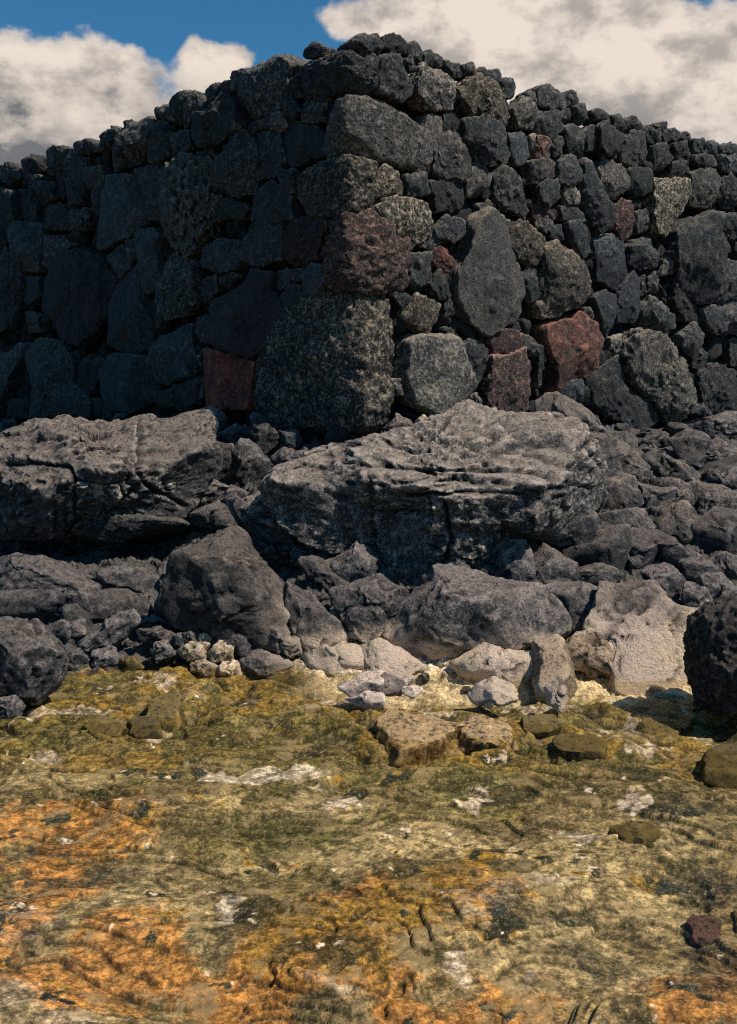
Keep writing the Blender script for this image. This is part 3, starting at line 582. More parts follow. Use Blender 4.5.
for args in ((340, 920, 110, 50), (450, 880, 80, 40), (110, 745, 60, 14), (90, 700, 50, 14), (300, 700, 120, 24), (430, 738, 110, 22), (270, 668, 130, 18), (170, 690, 70, 22), (560, 730, 80, 14), (700, 745, 60, 20)):
    col = lay(col, patch(args, n_d, 3., .8), YEL, .75)
for args in ((250, 900, 40, 24), (385, 855, 40, 12), (720, 870, 40, 25), (520, 790, 40, 8), (660, 770, 60, 12), (700, 800, 60, 14), (355, 945, 40, 14), (700, 950, 50, 30), (560, 905, 50, 12), (560, 950, 34, 14), (110, 860, 50, 14), (45, 870, 30, 12), (40, 960, 24, 40), (420, 745, 50, 8), (330, 745, 60, 7), (190, 755, 30, 6), (600, 760, 40, 7)):
    col = lay(col, patch(args, n_d+.5*n_b, 4., .7), DRK, .7)
for args in ((205, 772, 36, 14), (285, 776, 60, 11), (322, 772, 26, 8), (40, 751, 30, 5), (213, 898, 14, 14), (650, 722, 70, 9), (650, 742, 36, 6), (610, 826, 40, 9), (463, 660, 30, 8), (60, 709, 34, 6), (165, 678, 30, 5),
             (490, 785, 20, 7), (455, 955, 18, 11), (510, 966, 20, 9), (470, 793, 12, 6), (692, 776, 16, 6), (170, 722, 36, 6), (345, 800, 36, 6), (430, 712, 40, 7), (340, 690, 46, 6), (395, 688, 36, 5), (440, 690, 46, 6), (540, 700, 46, 6), (346, 985, 12, 8), (655, 800, 20, 5)):
    col = lay(col, patch(args, n_b+.9*n_c-.2, 3.5, .5), WHT, .8)
for args in ((205, 771, 32, 15), (262, 775, 50, 11), (305, 774, 34, 10), (650, 722, 50, 9), (668, 716, 20, 8), (213, 900, 9, 12), (610, 826, 28, 8)):
    col = lay(col, patch(args, n_b+.5*n_c, 5., .20), (.66, .54, .48), .95)
lb = np.clip(n_c*1.0+n_d*.5+.95, .4, 1.5)[:, None]; col = col*lb
# cracks darkened, and shade between the lumps painted into the colour
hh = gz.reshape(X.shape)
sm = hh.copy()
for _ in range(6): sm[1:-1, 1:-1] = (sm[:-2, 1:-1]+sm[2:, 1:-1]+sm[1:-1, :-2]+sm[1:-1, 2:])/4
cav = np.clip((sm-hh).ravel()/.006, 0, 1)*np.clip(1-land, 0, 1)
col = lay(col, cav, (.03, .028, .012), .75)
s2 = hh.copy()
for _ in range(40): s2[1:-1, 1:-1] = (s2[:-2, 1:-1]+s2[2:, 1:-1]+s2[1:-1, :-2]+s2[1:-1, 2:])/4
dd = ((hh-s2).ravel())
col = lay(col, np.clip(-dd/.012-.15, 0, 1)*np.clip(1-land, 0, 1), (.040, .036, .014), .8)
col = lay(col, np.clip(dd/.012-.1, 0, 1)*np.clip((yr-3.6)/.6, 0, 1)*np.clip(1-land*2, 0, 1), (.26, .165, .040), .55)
col = lay(col, np.clip(land*2.2-.3, 0, 1), (.075, .068, .066), 1.)
# salt and tan silt along the middle and right water line
tcol = np.clip(1-abs((yr-shore(xr, yr)-.18)/.36), 0, 1)*np.clip((xr+.45)/.3, 0, 1)*(1+n_b)
col = lay(col, tcol*2.2, (.68, .52, .36), .95)
def ground_mat():
    m, nt = mat_new('shore_floor'); b = NB(nt)
    at = b('ShaderNodeAttribute', attribute_name='zone'); g = b('ShaderNodeNewGeometry'); pos = g.outputs['Position']
    n2 = b.noise(pos, 24, 7, .8); n3 = b.noise(pos, 75, 5, .85); n4 = b.noise(pos, 9, 8, .72, .5); n5 = b.noise(pos, 3.6, 10, .74, .6); n6 = b.noise(b('ShaderNodeVectorMath', operation='ADD', i_0=pos, i_1=(7, 3, 1)).outputs[0], 6, 9, .75, .3)
    col = b.mix(1., at.outputs[0], b.mix(b.ramp(n2, .42, .58), (.62, .62, .60, 1), (1.4, 1.36, 1.3, 1)), 'MULTIPLY')
    col = b.mix(1., col, b.mix(b.ramp(n3, .43, .57), (.55, .62, .60, 1), (1.4, 1.4, 1.4, 1)), 'MULTIPLY')
    col = b.mix(b.math('MULTIPLY', b.math('MULTIPLY', b.ramp(n6, .535, .59), .6), at.outputs['Alpha']), col, (.38, .275, .16, 1))
    col = b.mix(b.math('MULTIPLY', b.ramp(n4, .565, .61), .45), col, (.040, .038, .020, 1))
    col = b.mix(b.math('MULTIPLY', b.math('MULTIPLY', b.ramp(n5, .565, .595), .45), at.outputs['Alpha']), col, (.055, .052, .026, 1))
    col = b.mix(b.math('MULTIPLY', b.math('MULTIPLY', b.ramp(n3, .57, .62), .6), at.outputs['Alpha']), col, (.46, .37, .25, 1))
    pt = b.ramp(g.outputs['Pointiness'], .40, .50)
    col = b.mix(b.math('MULTIPLY', b.math('SUBTRACT', 1., pt), .5), col, (.02, .02, .012, 1))
    h = b.math('ADD', b.math('MULTIPLY', n2, .004), b.math('MULTIPLY', n3, .002)); h = b.math('ADD', h, b.math('MULTIPLY', n4, -.004))
    bp = b('ShaderNodeBump', i_Strength=.8, i_Distance=1., i_Height=h)
    bs = b('ShaderNodeBsdfPrincipled', i_Roughness=.8, i_Normal=bp.outputs[0]); b.set(bs, 'Base Color', col); bs.inputs['Specular IOR Level'].default_value = .25
    b('ShaderNodeOutputMaterial', i_0=bs.outputs[0]); return m
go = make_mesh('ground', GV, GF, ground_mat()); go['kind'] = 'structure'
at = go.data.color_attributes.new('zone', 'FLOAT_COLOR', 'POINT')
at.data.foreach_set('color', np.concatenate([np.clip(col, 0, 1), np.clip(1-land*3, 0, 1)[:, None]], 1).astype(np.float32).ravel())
# ------------------------------------------------------------------ outcrop rocks
def shore_rock(name, t, s, mk, seed, parent=None, tilt=55, th=.42, sink=0., at=None, dy=0., **kw):
    pp = parse(t, s); yb = pp[:, 1].max(); xb = pp[:, 0].mean()
    D = depth_at(xb, at or yb)+dy
    d = ray(xb, yb); P = CAM+d*(D/d[1])
    tr = math.radians(tilt); V = np.array([0, math.cos(tr), math.sin(tr)]); N = np.array([0, -math.sin(tr), math.cos(tr)]); U = RT
    N0 = N; pts = np.array([hit(x, y, P, N) for x, y in pp]); poly = np.stack([(pts-P)@U, (pts-P)@V], 1)
    if 'rim' in kw:
        N = CAM-P; N /= np.linalg.norm(N)
        rp = np.array([hit(x, y, P, N0) for x, y in parse(*kw['rim'])]); kw['rim'] = np.stack([(rp-P)@U, (rp-P)@V], 1)
    c, A = centroid(poly); size = math.sqrt(A)
    a = dict(p=2.6, df=size*th, db=size*.5, cuts=9, cutd=.36, rough=.75, crack=1, grow=1.16, lev=None); a.update(kw)
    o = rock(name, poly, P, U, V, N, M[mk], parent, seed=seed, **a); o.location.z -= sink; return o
def mass(name, label, cat, mk, parts, pname='rock_slab', **kw):
    e = empty(name); tag(e, label, cat)
    for j, (t, s, o) in enumerate(parts):
        k = dict(kw); k.update(o); m_ = k.pop('mk', mk); nm = k.pop('nm', pname)
        shore_rock(nm, t, s, m_, hash_(s), e, **k)
    return e
def hash_(s):
    h = 7
    for ch in s: h = (h*31+ord(ch)) % 99991
    return h
mass('lava_ledge', 'long cracked grey lava ledge with white mineral stains at the foot of the left wall', 'rock ledge', 'L2', [
 ('P', '-14,436 22,429 30,420 65,417 85,424 96,427 110,424 138,417 155,416 168,423 180,414 200,410 216,418 212,440 213,472 198,492 190,512 172,528 140,530 112,532 85,528 60,538 -14,540',
  dict(mk='Ls', nm='stained_ledge_body', at=552, tilt=58, df=.6, db=1.2, p=6, cuts=7, cutd=.7, lev=7, grow=1.0, wrinkle=.5, rough=1.1, rim=('P', '-14,497 60,488 75,478 110,478 140,475 165,466 212,446'),
   stains=[(110, 492, 34, 13), (170, 478, 17, 20), (100, 485, 30, 6)],
   cracks=[('A', '0,240 90,235 150,240 250,245 280,300', 2.2, .08), ('A', '90,235 110,160 150,140', 1.8, .05), ('A', '272,290 275,420 300,440', 2, .06), ('A', '520,90 515,260 560,330 620,350 700,400', 2.6, .09),
    ('A', '280,300 440,310 460,360 520,300', 1.8, .05), ('A', '330,130 350,140 400,130', 3, .09), ('A', '240,500 280,445 370,450 400,410 560,390', 2, .06), ('A', '0,130 90,125 130,110', 2, .06), ('A', '270,200 330,180 440,190', 1.6, .04), ('A', '130,300 250,330', 1.5, .03)])),
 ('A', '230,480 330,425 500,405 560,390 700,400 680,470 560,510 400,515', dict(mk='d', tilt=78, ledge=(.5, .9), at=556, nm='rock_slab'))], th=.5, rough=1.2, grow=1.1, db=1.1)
mass('lava_outcrop', 'largest central lava outcrop with wrinkled lit top and dark undercut front', 'rock outcrop', 'L2', [
 ('P', '262,500 272,480 290,470 305,455 324,438 348,444 380,438 415,430 440,419 466,403 484,413 520,420 545,416 575,432 600,460 614,480 606,520 592,548 560,546 530,540 500,556 455,578 425,582 400,588 383,572 370,548 340,548 305,540 280,525',
  dict(nm='outcrop_body', at=553, tilt=56, df=.52, db=1.2, p=6, cuts=6, cutd=.72, lev=7, grow=1.0, wrinkle=.9, rough=1.1, rim=('P', '262,494 300,492 330,494 365,490 420,497 500,497 560,488 614,484'),
   cracks=[('P', '368,478 369,520 373,542 382,564 394,588', 2.6, .10), ('P', '343,440 345,470 343,505 350,540', 1.8, .05), ('P', '422,469 482,471 523,471 565,482 600,490', 2.2, .06), ('P', '405,496 417,494 474,492 523,494 560,488', 2.4, .07),
    ('P', '350,483 387,484 417,480', 2, .05), ('P', '428,442 440,430 452,414', 2.4, .08), ('P', '345,463 417,469 433,474', 2.2, .06), ('P', '586,444 602,469 616,495', 2.2, .06), ('P', '321,444 332,460 316,480 290,492', 1.6, .04), ('P', '440,480 500,482 560,498', 1.5, .035),
    ('P', '500,420 520,440 560,446', 1.8, .05), ('P', '380,438 400,450 430,452', 1.8, .05), ('P', '445,500 452,540 440,575', 2.4, .07), ('P', '500,498 505,530 498,556', 2, .05), ('P', '360,515 400,510 440,512', 1.6, .03), ('P', '455,440 480,452 530,455 575,470', 1.6, .04)])),
 ('P', '234,503 248,488 270,474 292,472 314,490 318,515 300,535 275,528 255,520', dict(tilt=50, at=553)),
 ('P', '540,403 560,395 580,402 600,415 614,450 622,485 600,488 575,460 548,430', dict(at=490, dy=.1, tilt=40, wrinkle=.5, mk='L')),
 ('P', '525,500 580,492 606,528 594,560 560,556 535,532', dict(tilt=70, ledge=(.5, .8), at=556, wrinkle=1.1, mk='K')),
 ('P', '518,512 532,503 547,512 542,526 525,530', dict(tilt=60, at=553, dy=-.35, mk='K')),
 ('P', '228,505 240,500 262,520 285,528 300,560 320,590 300,600 280,585 255,550', dict(tilt=75, at=590, dy=.3, mk='K'))], th=.45, rough=1.25, grow=1.12)
mass('sloping_lava_slab', 'low bumpy slab of grey lava between the dark cavity and the rounded boulder at far left', 'rock slab', 'K', [
 ('E', '-20,60 130,55 230,60 300,100 370,150 300,195 100,200 -20,190', dict(tilt=30)),
 ('E', '-20,180 130,195 300,190 480,155 525,200 500,250 380,290 310,292 170,292 -20,285', dict(tilt=40, ledge=(0, .8))),
 ('E', '360,120 420,80 500,95 575,130 530,175 400,160', dict(tilt=35))], th=.4)
R = [ # name, tile, outline, material, label, options
 ('boulder', 'E', '-25,310 150,320 190,370 225,430 200,510 130,578 -25,582', 'K', 'rounded grey boulder at the left edge beside the water', dict(tilt=55, th=.5, cuts=5, cutd=.7, rough=.5)),
 ('boulder', 'P', '689,640 695,615 715,600 737,590 760,598 776,640 770,690 745,714 715,714 697,697 690,670', 'B', 'big round black pitted boulder at the right edge of the pool', dict(tilt=80, th=.6, cuts=5, cutd=.85, rough=1.0, pits=(34, .008), p=2.3, lev=6, at=706, grow=.95, crack=0)),
 ('lava_rock', 'P', '160,588 190,560 215,540 235,522 246,528 262,558 283,583 287,612 262,632 225,628 190,614 165,604', 'L', 'large triangular lava rock pointing up between the left slab and the cleft', dict(tilt=40, th=.35, dy=-.2, rough=1.1, grow=1.04, p=6, cutd=.5, cuts=7)),
 ('lava_rock', 'F', '380,175 430,190 500,220 560,270 612,350 590,385 520,402 470,380 400,310 355,260', 'K', 'pale edged elongated rock slanting down to the water right of the triangular rock', dict(tilt=50)),
 ('boulder', 'G', '160,220 270,160 300,100 400,100 540,150 640,170 700,220 735,320 640,365 540,392 480,372 370,402 250,432 160,385 130,320', 'K', 'broad domed grey boulder in the middle just under the big outcrop', dict(tilt=60, th=.42)),
 ('lava_rock', 'H', '30,170 110,155 255,185 250,240 200,320 150,337 95,365 60,260', 'K', 'angular dark rock with a flat lit top right of the domed boulder', dict(tilt=60, th=.5)),
 ('lava_rock', 'H', '260,165 380,130 425,125 480,200 560,250 617,260 575,330 550,500 460,532 370,545 300,525 290,400 200,335', 'L', 'widest salt crusted rock left of the round black boulder', dict(tilt=48, th=.35)),
 ('lava_rock', 'H', '92,390 130,340 210,338 340,380 355,430 290,492 180,455 120,432', 'T', 'smooth tan crusted rock in front of the widest salt crusted rock', dict(tilt=38, dy=-.08, th=.3)),
 ('lava_rock', 'G', '355,430 480,370 570,395 650,420 660,500 600,545 480,525 385,475', 'L', 'grey and pink crusted rock below the domed boulder', dict(tilt=45)),
 ('lava_rock', 'G', '640,360 735,330 800,430 800,500 740,560 660,540 640,450', 'T', 'pink salt covered rock between two dark rocks at the waterline', dict(tilt=25, th=.16, crack=0, rough=.6, p=4, grow=1.05)),
 ('lava_rock', 'P', '333,592 355,582 378,570 402,592 404,618 390,634 365,637 346,617', 'K', 'grey rock with dark hollow left of the domed boulder', dict(tilt=60)),
 ('lava_rock', 'B', '330,540 390,505 440,530 440,590 390,580', 'K', 'small lit rock wedged in the dark cleft, uppermost of three', dict(tilt=50)),
 ('lava_rock', 'B', '405,600 440,585 475,600 460,632 415,632', 'K', 'smallest lit rock wedged in the dark cleft', dict(tilt=50)),
 ('lava_rock', 'F', '445,90 490,60 545,75 620,145 560,185 500,140', 'K', 'flat topped wedge of rock leaning over the cleft', dict(tilt=45)),
 ('lava_rock', 'B', '550,620 610,590 660,560 737,610 700,685 600,695 555,655', 'K', 'knobbly rock under the left front of the big outcrop', dict(tilt=60)),
 ('lava_rock', 'C', '490,560 540,545 595,550 625,600 640,725 560,720 510,685 495,610', 'K', 'upright cracked rock behind the top of the domed boulder', dict(tilt=65)),
 ('lava_rock', 'P', '530,560 545,543 562,553 577,563 579,580 560,590 537,588', 'K', 'rounded grey rock right of the upright cracked rock', dict(tilt=60)),
 ('lava_rock', 'D', '120,590 240,515 320,508 332,560 300,655 200,645 140,622', 'K', 'tall wedge shaped rock with a steep black face', dict(tilt=65, th=.5)),
 ('lava_rock', 'D', '150,650 230,640 290,660 265,725 160,700', 'K', 'low rock lying against the tall wedge shaped rock', dict(tilt=50)),
 ('lava_rock', 'H', '395,100 430,85 500,88 555,150 560,195 480,205 420,145', 'K', 'smooth oval topped rock above the widest crusted rock', dict(tilt=50)),
 ('lava_rock', 'F', '620,295 660,298 737,335 715,358 640,345', 'K', 'small sunlit stone under the hollowed grey rock', dict(tilt=45)),
 ('lava_rock', 'G', '0,390 60,370 140,400 230,450 170,480 60,490 0,480', 'L', 'low grey crusted rock above the pale pebbles', dict(tilt=35)),
 ('lava_rock', 'F', '440,365 520,400 600,382 640,395 700,440 725,485 580,488 490,440', 'L', 'low slanting crusted ledge by the waterline left of the pebbles', dict(tilt=35)),
 ('lava_rock', 'F', '285,345 350,318 430,340 445,400 400,422 330,392', 'K', 'dark rock at the foot of the elongated slanting rock', dict(tilt=55)),
 ('lava_rock', 'F', '225,425 280,393 340,420 415,450 330,498 250,465', 'L', 'dark brown wet rock touching the pool left of the crusted ledge', dict(tilt=50)),
 ('lava_rock', 'F', '110,362 160,345 230,338 282,370 260,412 190,402 120,388', 'K', 'flat dark rock behind the tan shore stones', dict(tilt=45)),
 ('lava_rock', 'E', '165,312 300,290 302,340 240,372 195,362', 'K', 'flat shelf of rock right of the rounded left boulder', dict(tilt=45)),
 ('lava_rock', 'E', '295,375 420,262 480,262 502,300 455,335 420,372 340,402', 'K', 'curved arm of rock under the low bumpy slab', dict(tilt=55)),
 ('lava_rock', 'E', '325,405 400,388 455,430 400,482 330,472', 'K', 'pale grey rock at the pool edge below the curved arm', dict(tilt=50)),
 ('lava_rock', 'E', '240,410 290,400 320,440 260,460', 'K', 'small dark rock left of the pale grey pool edge rock', dict(tilt=50)),
 ('lava_rock', 'E', '-10,590 50,583 82,602 50,638 -10,642', 'K', 'small grey rock at the left edge below the rounded boulder', dict(tilt=45)),
 ('lava_rock', 'E', '565,225 610,168 680,183 712,222 660,252 590,262', 'K', 'lit rounded rock left of the foot of the triangular rock', dict(tilt=50)),
 ('lava_rock', 'E', '590,130 640,80 700,90 720,130 660,160', 'K', 'small rock behind the lit rounded rock in the left rubble', dict(tilt=50)),
 ('lava_rock', 'E', '500,270 560,270 600,300 560,320 510,310', 'K', 'dark stone between the curved arm and the shore stones', dict(tilt=50)),
 ('lava_rock', 'B', '75,300 100,195 190,215 180,305 100,335', 'K', 'left half of a split dark rock under the red wall stone', dict(tilt=65)),
 ('lava_rock', 'B', '178,300 200,220 240,178 282,200 332,290 262,352 200,345', 'K', 'right half of a split dark rock with a domed top', dict(tilt=65)),
 ('lava_rock', 'B', '18,402 50,350 110,313 182,345 145,402 60,417', 'K', 'smooth sunlit rock right of the stained ledge', dict(tilt=50)),
 ('lava_rock', 'B', '22,432 130,403 212,462 180,505 140,495 60,472', 'K', 'flat rock below the smooth sunlit rock', dict(tilt=45)),
 ('lava_rock', 'B', '142,398 184,345 237,370 192,425', 'K', 'dark wedge between the smooth sunlit rock and the outcrop', dict(tilt=55)),
 ('lava_rock', 'B', '153,150 190,118 262,133 272,172 200,202 163,190', 'L', 'small lit rock below the right side of the red wall stone', dict(tilt=45)),
 ('lava_rock', 'B', '80,75 130,60 167,110 142,182 100,152', 'L', 'small brown rock below the left side of the red wall stone', dict(tilt=50)),
 ('lava_rock', 'B', '270,90 330,110 360,180 310,230 270,190', 'd', 'shadowed rock under the left end of the huge corner block', dict(tilt=60)),
 ('lava_rock', 'B', '360,160 420,145 445,180 430,205 375,200', 's', 'small bluish stone jammed under the huge corner block', dict(tilt=60)),
 ('lava_rock', 'B', '340,240 370,215 455,225 440,280 360,280', 'K', 'dark square stone in the shade under the corner block', dict(tilt=60)),
 ('lava_rock', 'C', '90,130 140,88 200,125 200,155 120,160', 'L', 'left of two small rocks at the foot of the grey wall slab', dict(tilt=55)),
 ('lava_rock', 'C', '210,115 235,97 272,120 262,160 215,150', 'T', 'right of two small rocks at the foot of the grey wall slab', dict(tilt=55)),
 ('lava_rock', 'C', '0,200 60,170 200,155 250,190 200,235 60,235', 'L', 'long low rock at the foot of the corner block', dict(tilt=35, wrinkle=.6, at=432)),
 ('lava_rock', 'D', '245,462 330,448 362,500 322,512 250,517', 'K', 'dark rounded rock at the right end of the outcrop front', dict(tilt=60)),
 ('lava_rock', 'D', '335,450 400,440 432,492 380,535', 'K', 'small rock above the tall wedge shaped rock', dict(tilt=50)),
 ('lava_rock', 'D', '430,442 480,413 582,440 625,492 540,535 440,512', 'L', 'broad flat rock in the middle of the right slope', dict(tilt=45)),
 ('lava_rock', 'D', '335,560 400,520 470,520 550,560 600,600 540,625 450,590 400,650 335,600', 'K', 'flat slab above the smooth oval topped rock', dict(tilt=40)),
 ('lava_rock', 'D', '400,272 460,238 545,270 565,322 470,322', 'L', 'flat lit slab high on the right slope', dict(tilt=35)),
 ('lava_rock', 'D', '280,190 320,188 402,262 392,312 300,282', 'L', 'slanting rock right of the outcrop knob', dict(tilt=45)),
 ('lava_rock', 'D', '400,213 430,203 467,225 440,248', 'L', 'small flat stone above the flat lit slab', dict(tilt=45)),
 ('lava_rock', 'D', '388,190 430,153 492,190 440,212', 'K', 'pointed dark stone under the hollowed wall stone', dict(tilt=60)),
 ('lava_rock', 'D', '508,182 560,148 642,200 622,272 560,262', 'K', 'brown rounded rock near the top of the right slope', dict(tilt=50)),
 ('lava_rock', 'D', '560,235 660,190 745,250 745,292 600,292', 'K', 'lumpy rock at the right edge below the wall', dict(tilt=45)),
 ('lava_rock', 'D', '540,135 620,90 745,95 745,140 640,165', 'K', 'long shelf of rock at the foot of the right wall', dict(tilt=40, wrinkle=1)),
 ('lava_rock', 'D', '635,322 745,285 745,342 660,348', 'K', 'thin slab at the right edge above the folded rock', dict(tilt=40)),
 ('lava_rock', 'D', '560,350 640,350 745,400 745,442 620,442 570,392', 'L', 'folded rock at the right edge of the slope', dict(tilt=45)),
 ('lava_rock', 'D', '598,495 660,450 745,450 745,562 680,585 600,545', 'K', 'dark hollowed rock at the right edge above the round boulder', dict(tilt=55)),
 ('lava_rock', 'D', '368,342 500,360 475,412 400,432 370,400', 'K', 'shaded rock below the slanting lit slab', dict(tilt=50)),
 ('lava_rock', 'D', '245,322 350,330 372,400 330,445 250,432', 'L', 'squarish rough rock right of the layered block', dict(tilt=50)),
 ('lava_rock', 'D', '635,635 690,612 745,620 745,680 660,675', 'K', 'smooth rock above the round black boulder', dict(tilt=50)),
 ('lava_rock', 'D', '540,625 600,610 655,650 605,692 560,672', 'K', 'small rock left of the smooth rock above the boulder', dict(tilt=50)),
 ('lava_rock', 'D', '610,700 690,678 745,735 745,800 690,790 640,760', 'K', 'dark rock touching the top of the round black boulder', dict(tilt=55)),
 ('lava_rock', 'D', '560,720 620,740 650,790 600,810 550,770', 'K', 'thin dark rock left of the round black boulder top', dict(tilt=50)),
 ('lava_rock', 'D', '480,330 560,350 570,400 500,415', 'L', 'lit block between the flat slab and the folded rock', dict(tilt=45)),
 ('shore_stone', 'E', '513,337 590,318 642,350 600,377 520,362', 'K', 'dark grey flat stone in the left shore rubble', {}),
 ('shore_stone', 'E', '553,402 610,368 642,410 580,432', 'K', 'dark purple wedge stone in the left shore rubble', {}),
 ('shore_stone', 'E', '640,350 670,343 674,390 640,387', 'd', 'small black upright stone in the left shore rubble', {}),
 ('shore_stone', 'E', '675,342 725,333 727,370 690,377', 'K', 'round grey stone behind the largest tan shore stone', {}),
 ('shore_stone', 'F', '-5,400 50,373 102,385 92,422 30,432', 'T', 'largest tan stone on the left shore', {}),
 ('shore_stone', 'F', '98,412 150,378 192,400 182,432 120,437', 'T', 'orange tan stone right of the largest tan stone', {}),
 ('shore_stone', 'F', '43,452 90,438 142,465 90,492 45,482', 'T', 'oval tan stone nearest the water on the left shore', {}),
 ('shore_stone', 'F', '130,492 180,440 232,450 232,492 160,507', 'T', 'pitted tan stone beside the dark brown wet rock', {}),
 ('shore_stone', 'F', '8,342 50,333 62,370 20,377', 'K', 'small grey stone above the largest tan stone', {}),
 ('shore_stone', 'F', '68,347 110,338 112,367 75,372', 'T', 'small brown stone above the orange tan stone', {}),
 ('shore_stone', 'E', '440,440 500,435 520,465 450,475', 'A', 'yellow brown stone at the left waterline', {}),
 ('shore_stone', 'E', '250,490 320,480 330,510 260,512', 'A', 'flat yellowish stone at the left waterline by the boulder', {}),
 ('pebble', 'G', '68,542 90,500 150,473 192,510 150,557 90,557', 'W', 'roundest pale pebble on the waterline in the middle', dict(cuts=2, rough=.3, tilt=40, lev=5, crack=0)),
 ('pebble', 'F', '590,532 680,500 737,494 740,540 640,557', 'W', 'flat pale stone left of the roundest pebble', dict(cuts=4, rough=.4, tilt=25, crack=0)),
 ('pebble', 'F', '615,572 680,552 745,575 745,600 700,600', 'W', 'flat pale stone in front of the roundest pebble', dict(cuts=4, rough=.4, tilt=20, crack=0)),
 ('pebble', 'G', '153,557 190,530 227,545 200,572', 'W', 'small pale stone right of the roundest pebble', dict(cuts=4, rough=.4, tilt=25, crack=0)),
 ('lava_rock', 'G', '412,552 500,508 562,530 564,582 480,602 430,582', 'K', 'small dark wet rock standing in the water in the middle', dict(tilt=45)),
 ('lava_rock', 'G', '690,545 740,520 760,580 745,620 700,590', 'K', 'small dark wet rock at the water left of the tan crusted rock', dict(tilt=45)),
 ('submerged_rock', 'H', '158,470 220,463 292,510 295,548 230,525', 'L', 'crusted stone below the tan crusted rock', dict(tilt=30)),
 ('submerged_rock', 'H', '70,685 100,670 190,672 242,692 240,728 160,730 100,722', 'A', 'dark oval algae stone lying near the white patch', dict(tilt=15, cuts=3, rough=.6)),
 ('submerged_rock', 'E', '538,545 580,525 645,522 690,570 680,610 640,652 580,640 545,600', 'A', 'largest yellow algae boulder under water near the left shore', dict(tilt=12, sink=.05)),
 ('submerged_rock', 'E', '308,622 360,602 442,600 462,640 420,668 350,672', 'A', 'long yellow algae stone under water at left', dict(tilt=20)),
 ('submerged_rock', 'E', '468,622 520,605 565,612 582,650 525,682 470,662', 'A', 'shorter algae stone right of the long yellow one', dict(tilt=20)),
 ('submerged_rock', 'P', '383,713 400,704 440,706 457,716 436,730 400,738 385,730', 'O', 'pale pitted slab with golden rim under water in the middle', dict(tilt=6, pits=(30, .006), lev=5, sink=.035, rough=.7, p=4, grow=1.25, th=.12)),
 ('submerged_rock', 'P', '458,716 480,712 515,720 520,728 495,734 465,728', 'O', 'second pitted slab, right of the golden rimmed one', dict(tilt=6, pits=(30, .006), lev=5, sink=.035, rough=.7, p=4, grow=1.25, th=.12)),
 ('submerged_rock', 'P', '525,705 548,697 560,712 548,722 530,720', 'A', 'olive stone beside the small dark wet rock', dict(tilt=30)),
 ('submerged_rock', 'H', '330,590 420,560 560,530 590,590 480,640 370,640', 'A', 'broad olive boulder in front of the widest crusted rock', dict(tilt=8, dy=-.05, sink=.11)),
 ('submerged_rock', 'P', '612,812 640,806 660,815 655,828 625,828', 'A', 'dark green stone under water at right', dict(tilt=15, th=.3)),
 ('submerged_rock', 'P', '692,890 705,885 718,893 718,912 705,922 690,912', 'p', 'dark maroon stone in the lower right', dict(tilt=6, pits=(30, .006), lev=5, rough=.4, th=.06, sink=.085)),
 ('submerged_rock', 'P', '700,735 735,728 760,745 745,765 705,755', 'A', 'golden slab under water at the right edge', dict(tilt=6, sink=.06, rough=.6)),
]
CATS = {'boulder': 'boulder', 'lava_rock': 'rock', 'shore_stone': 'stone', 'pebble': 'pebble', 'submerged_rock': 'rock'}
GRPS = {'lava_rock': 'lava rocks piled below the wall', 'shore_stone': 'small stones along the left shore', 'pebble': 'pale pebbles at the waterline', 'submerged_rock': 'stones lying in the shallow pool'}
seen = {}
for nm, t, s, mk, lab, o in R:
    o = dict(o)
    if nm in ('shore_stone',): o = dict(dict(tilt=45, th=.6), **o)
    if t == 'D' and nm == 'lava_rock': o = dict(dict(grow=1.32, rough=.6), **o)
    if nm == 'submerged_rock': o = dict(dict(th=.09, sink=.065, db=.2, crack=0), **o)
    ob = shore_rock(nm, t, s, mk, hash_(s), None, **o); tag(ob, lab, CATS[nm], GRPS.get(nm))
# loose rubble between the rocks
items = []
rr = np.random.RandomState(21); n = 0
xs = rr.uniform(-4.5, 4.5, 4000); ys = rr.uniform(5.0, 11.5, 4000)
hz, ld = ground_h(xs, ys)
for x, y, z, l in zip(xs, ys, hz, ld):
    if l < .25 or (x/y < -.13 and 6.0 < y < 7.9) or (np.array([x, y, 0])-K)@nL < .1 and (np.array([x, y, 0])-K)@nR < .1: continue
    t = rr.uniform(0, 6.28); e = rr.uniform(-.4, .4); s_ = .035*math.exp(rr.normal()*.55)*(y/6)
    a1 = np.array([math.cos(t), math.sin(t), e]); a1 /= np.linalg.norm(a1); a2 = np.cross([0, 0, 1], a1); a2 /= np.linalg.norm(a2); a3 = np.cross(a1, a2)
    items.append((np.array([x, y, z+s_*.2]), np.array([a1, a2, a3]), s_*np.array([1.3, .95, .7])))
    if len(items) > 520: break
rb = merge_rocks(items, 'rubble', M['d'], None); tag(rb, 'loose dark rubble filling the gaps between the lava rocks', 'rubble', kind='stuff')
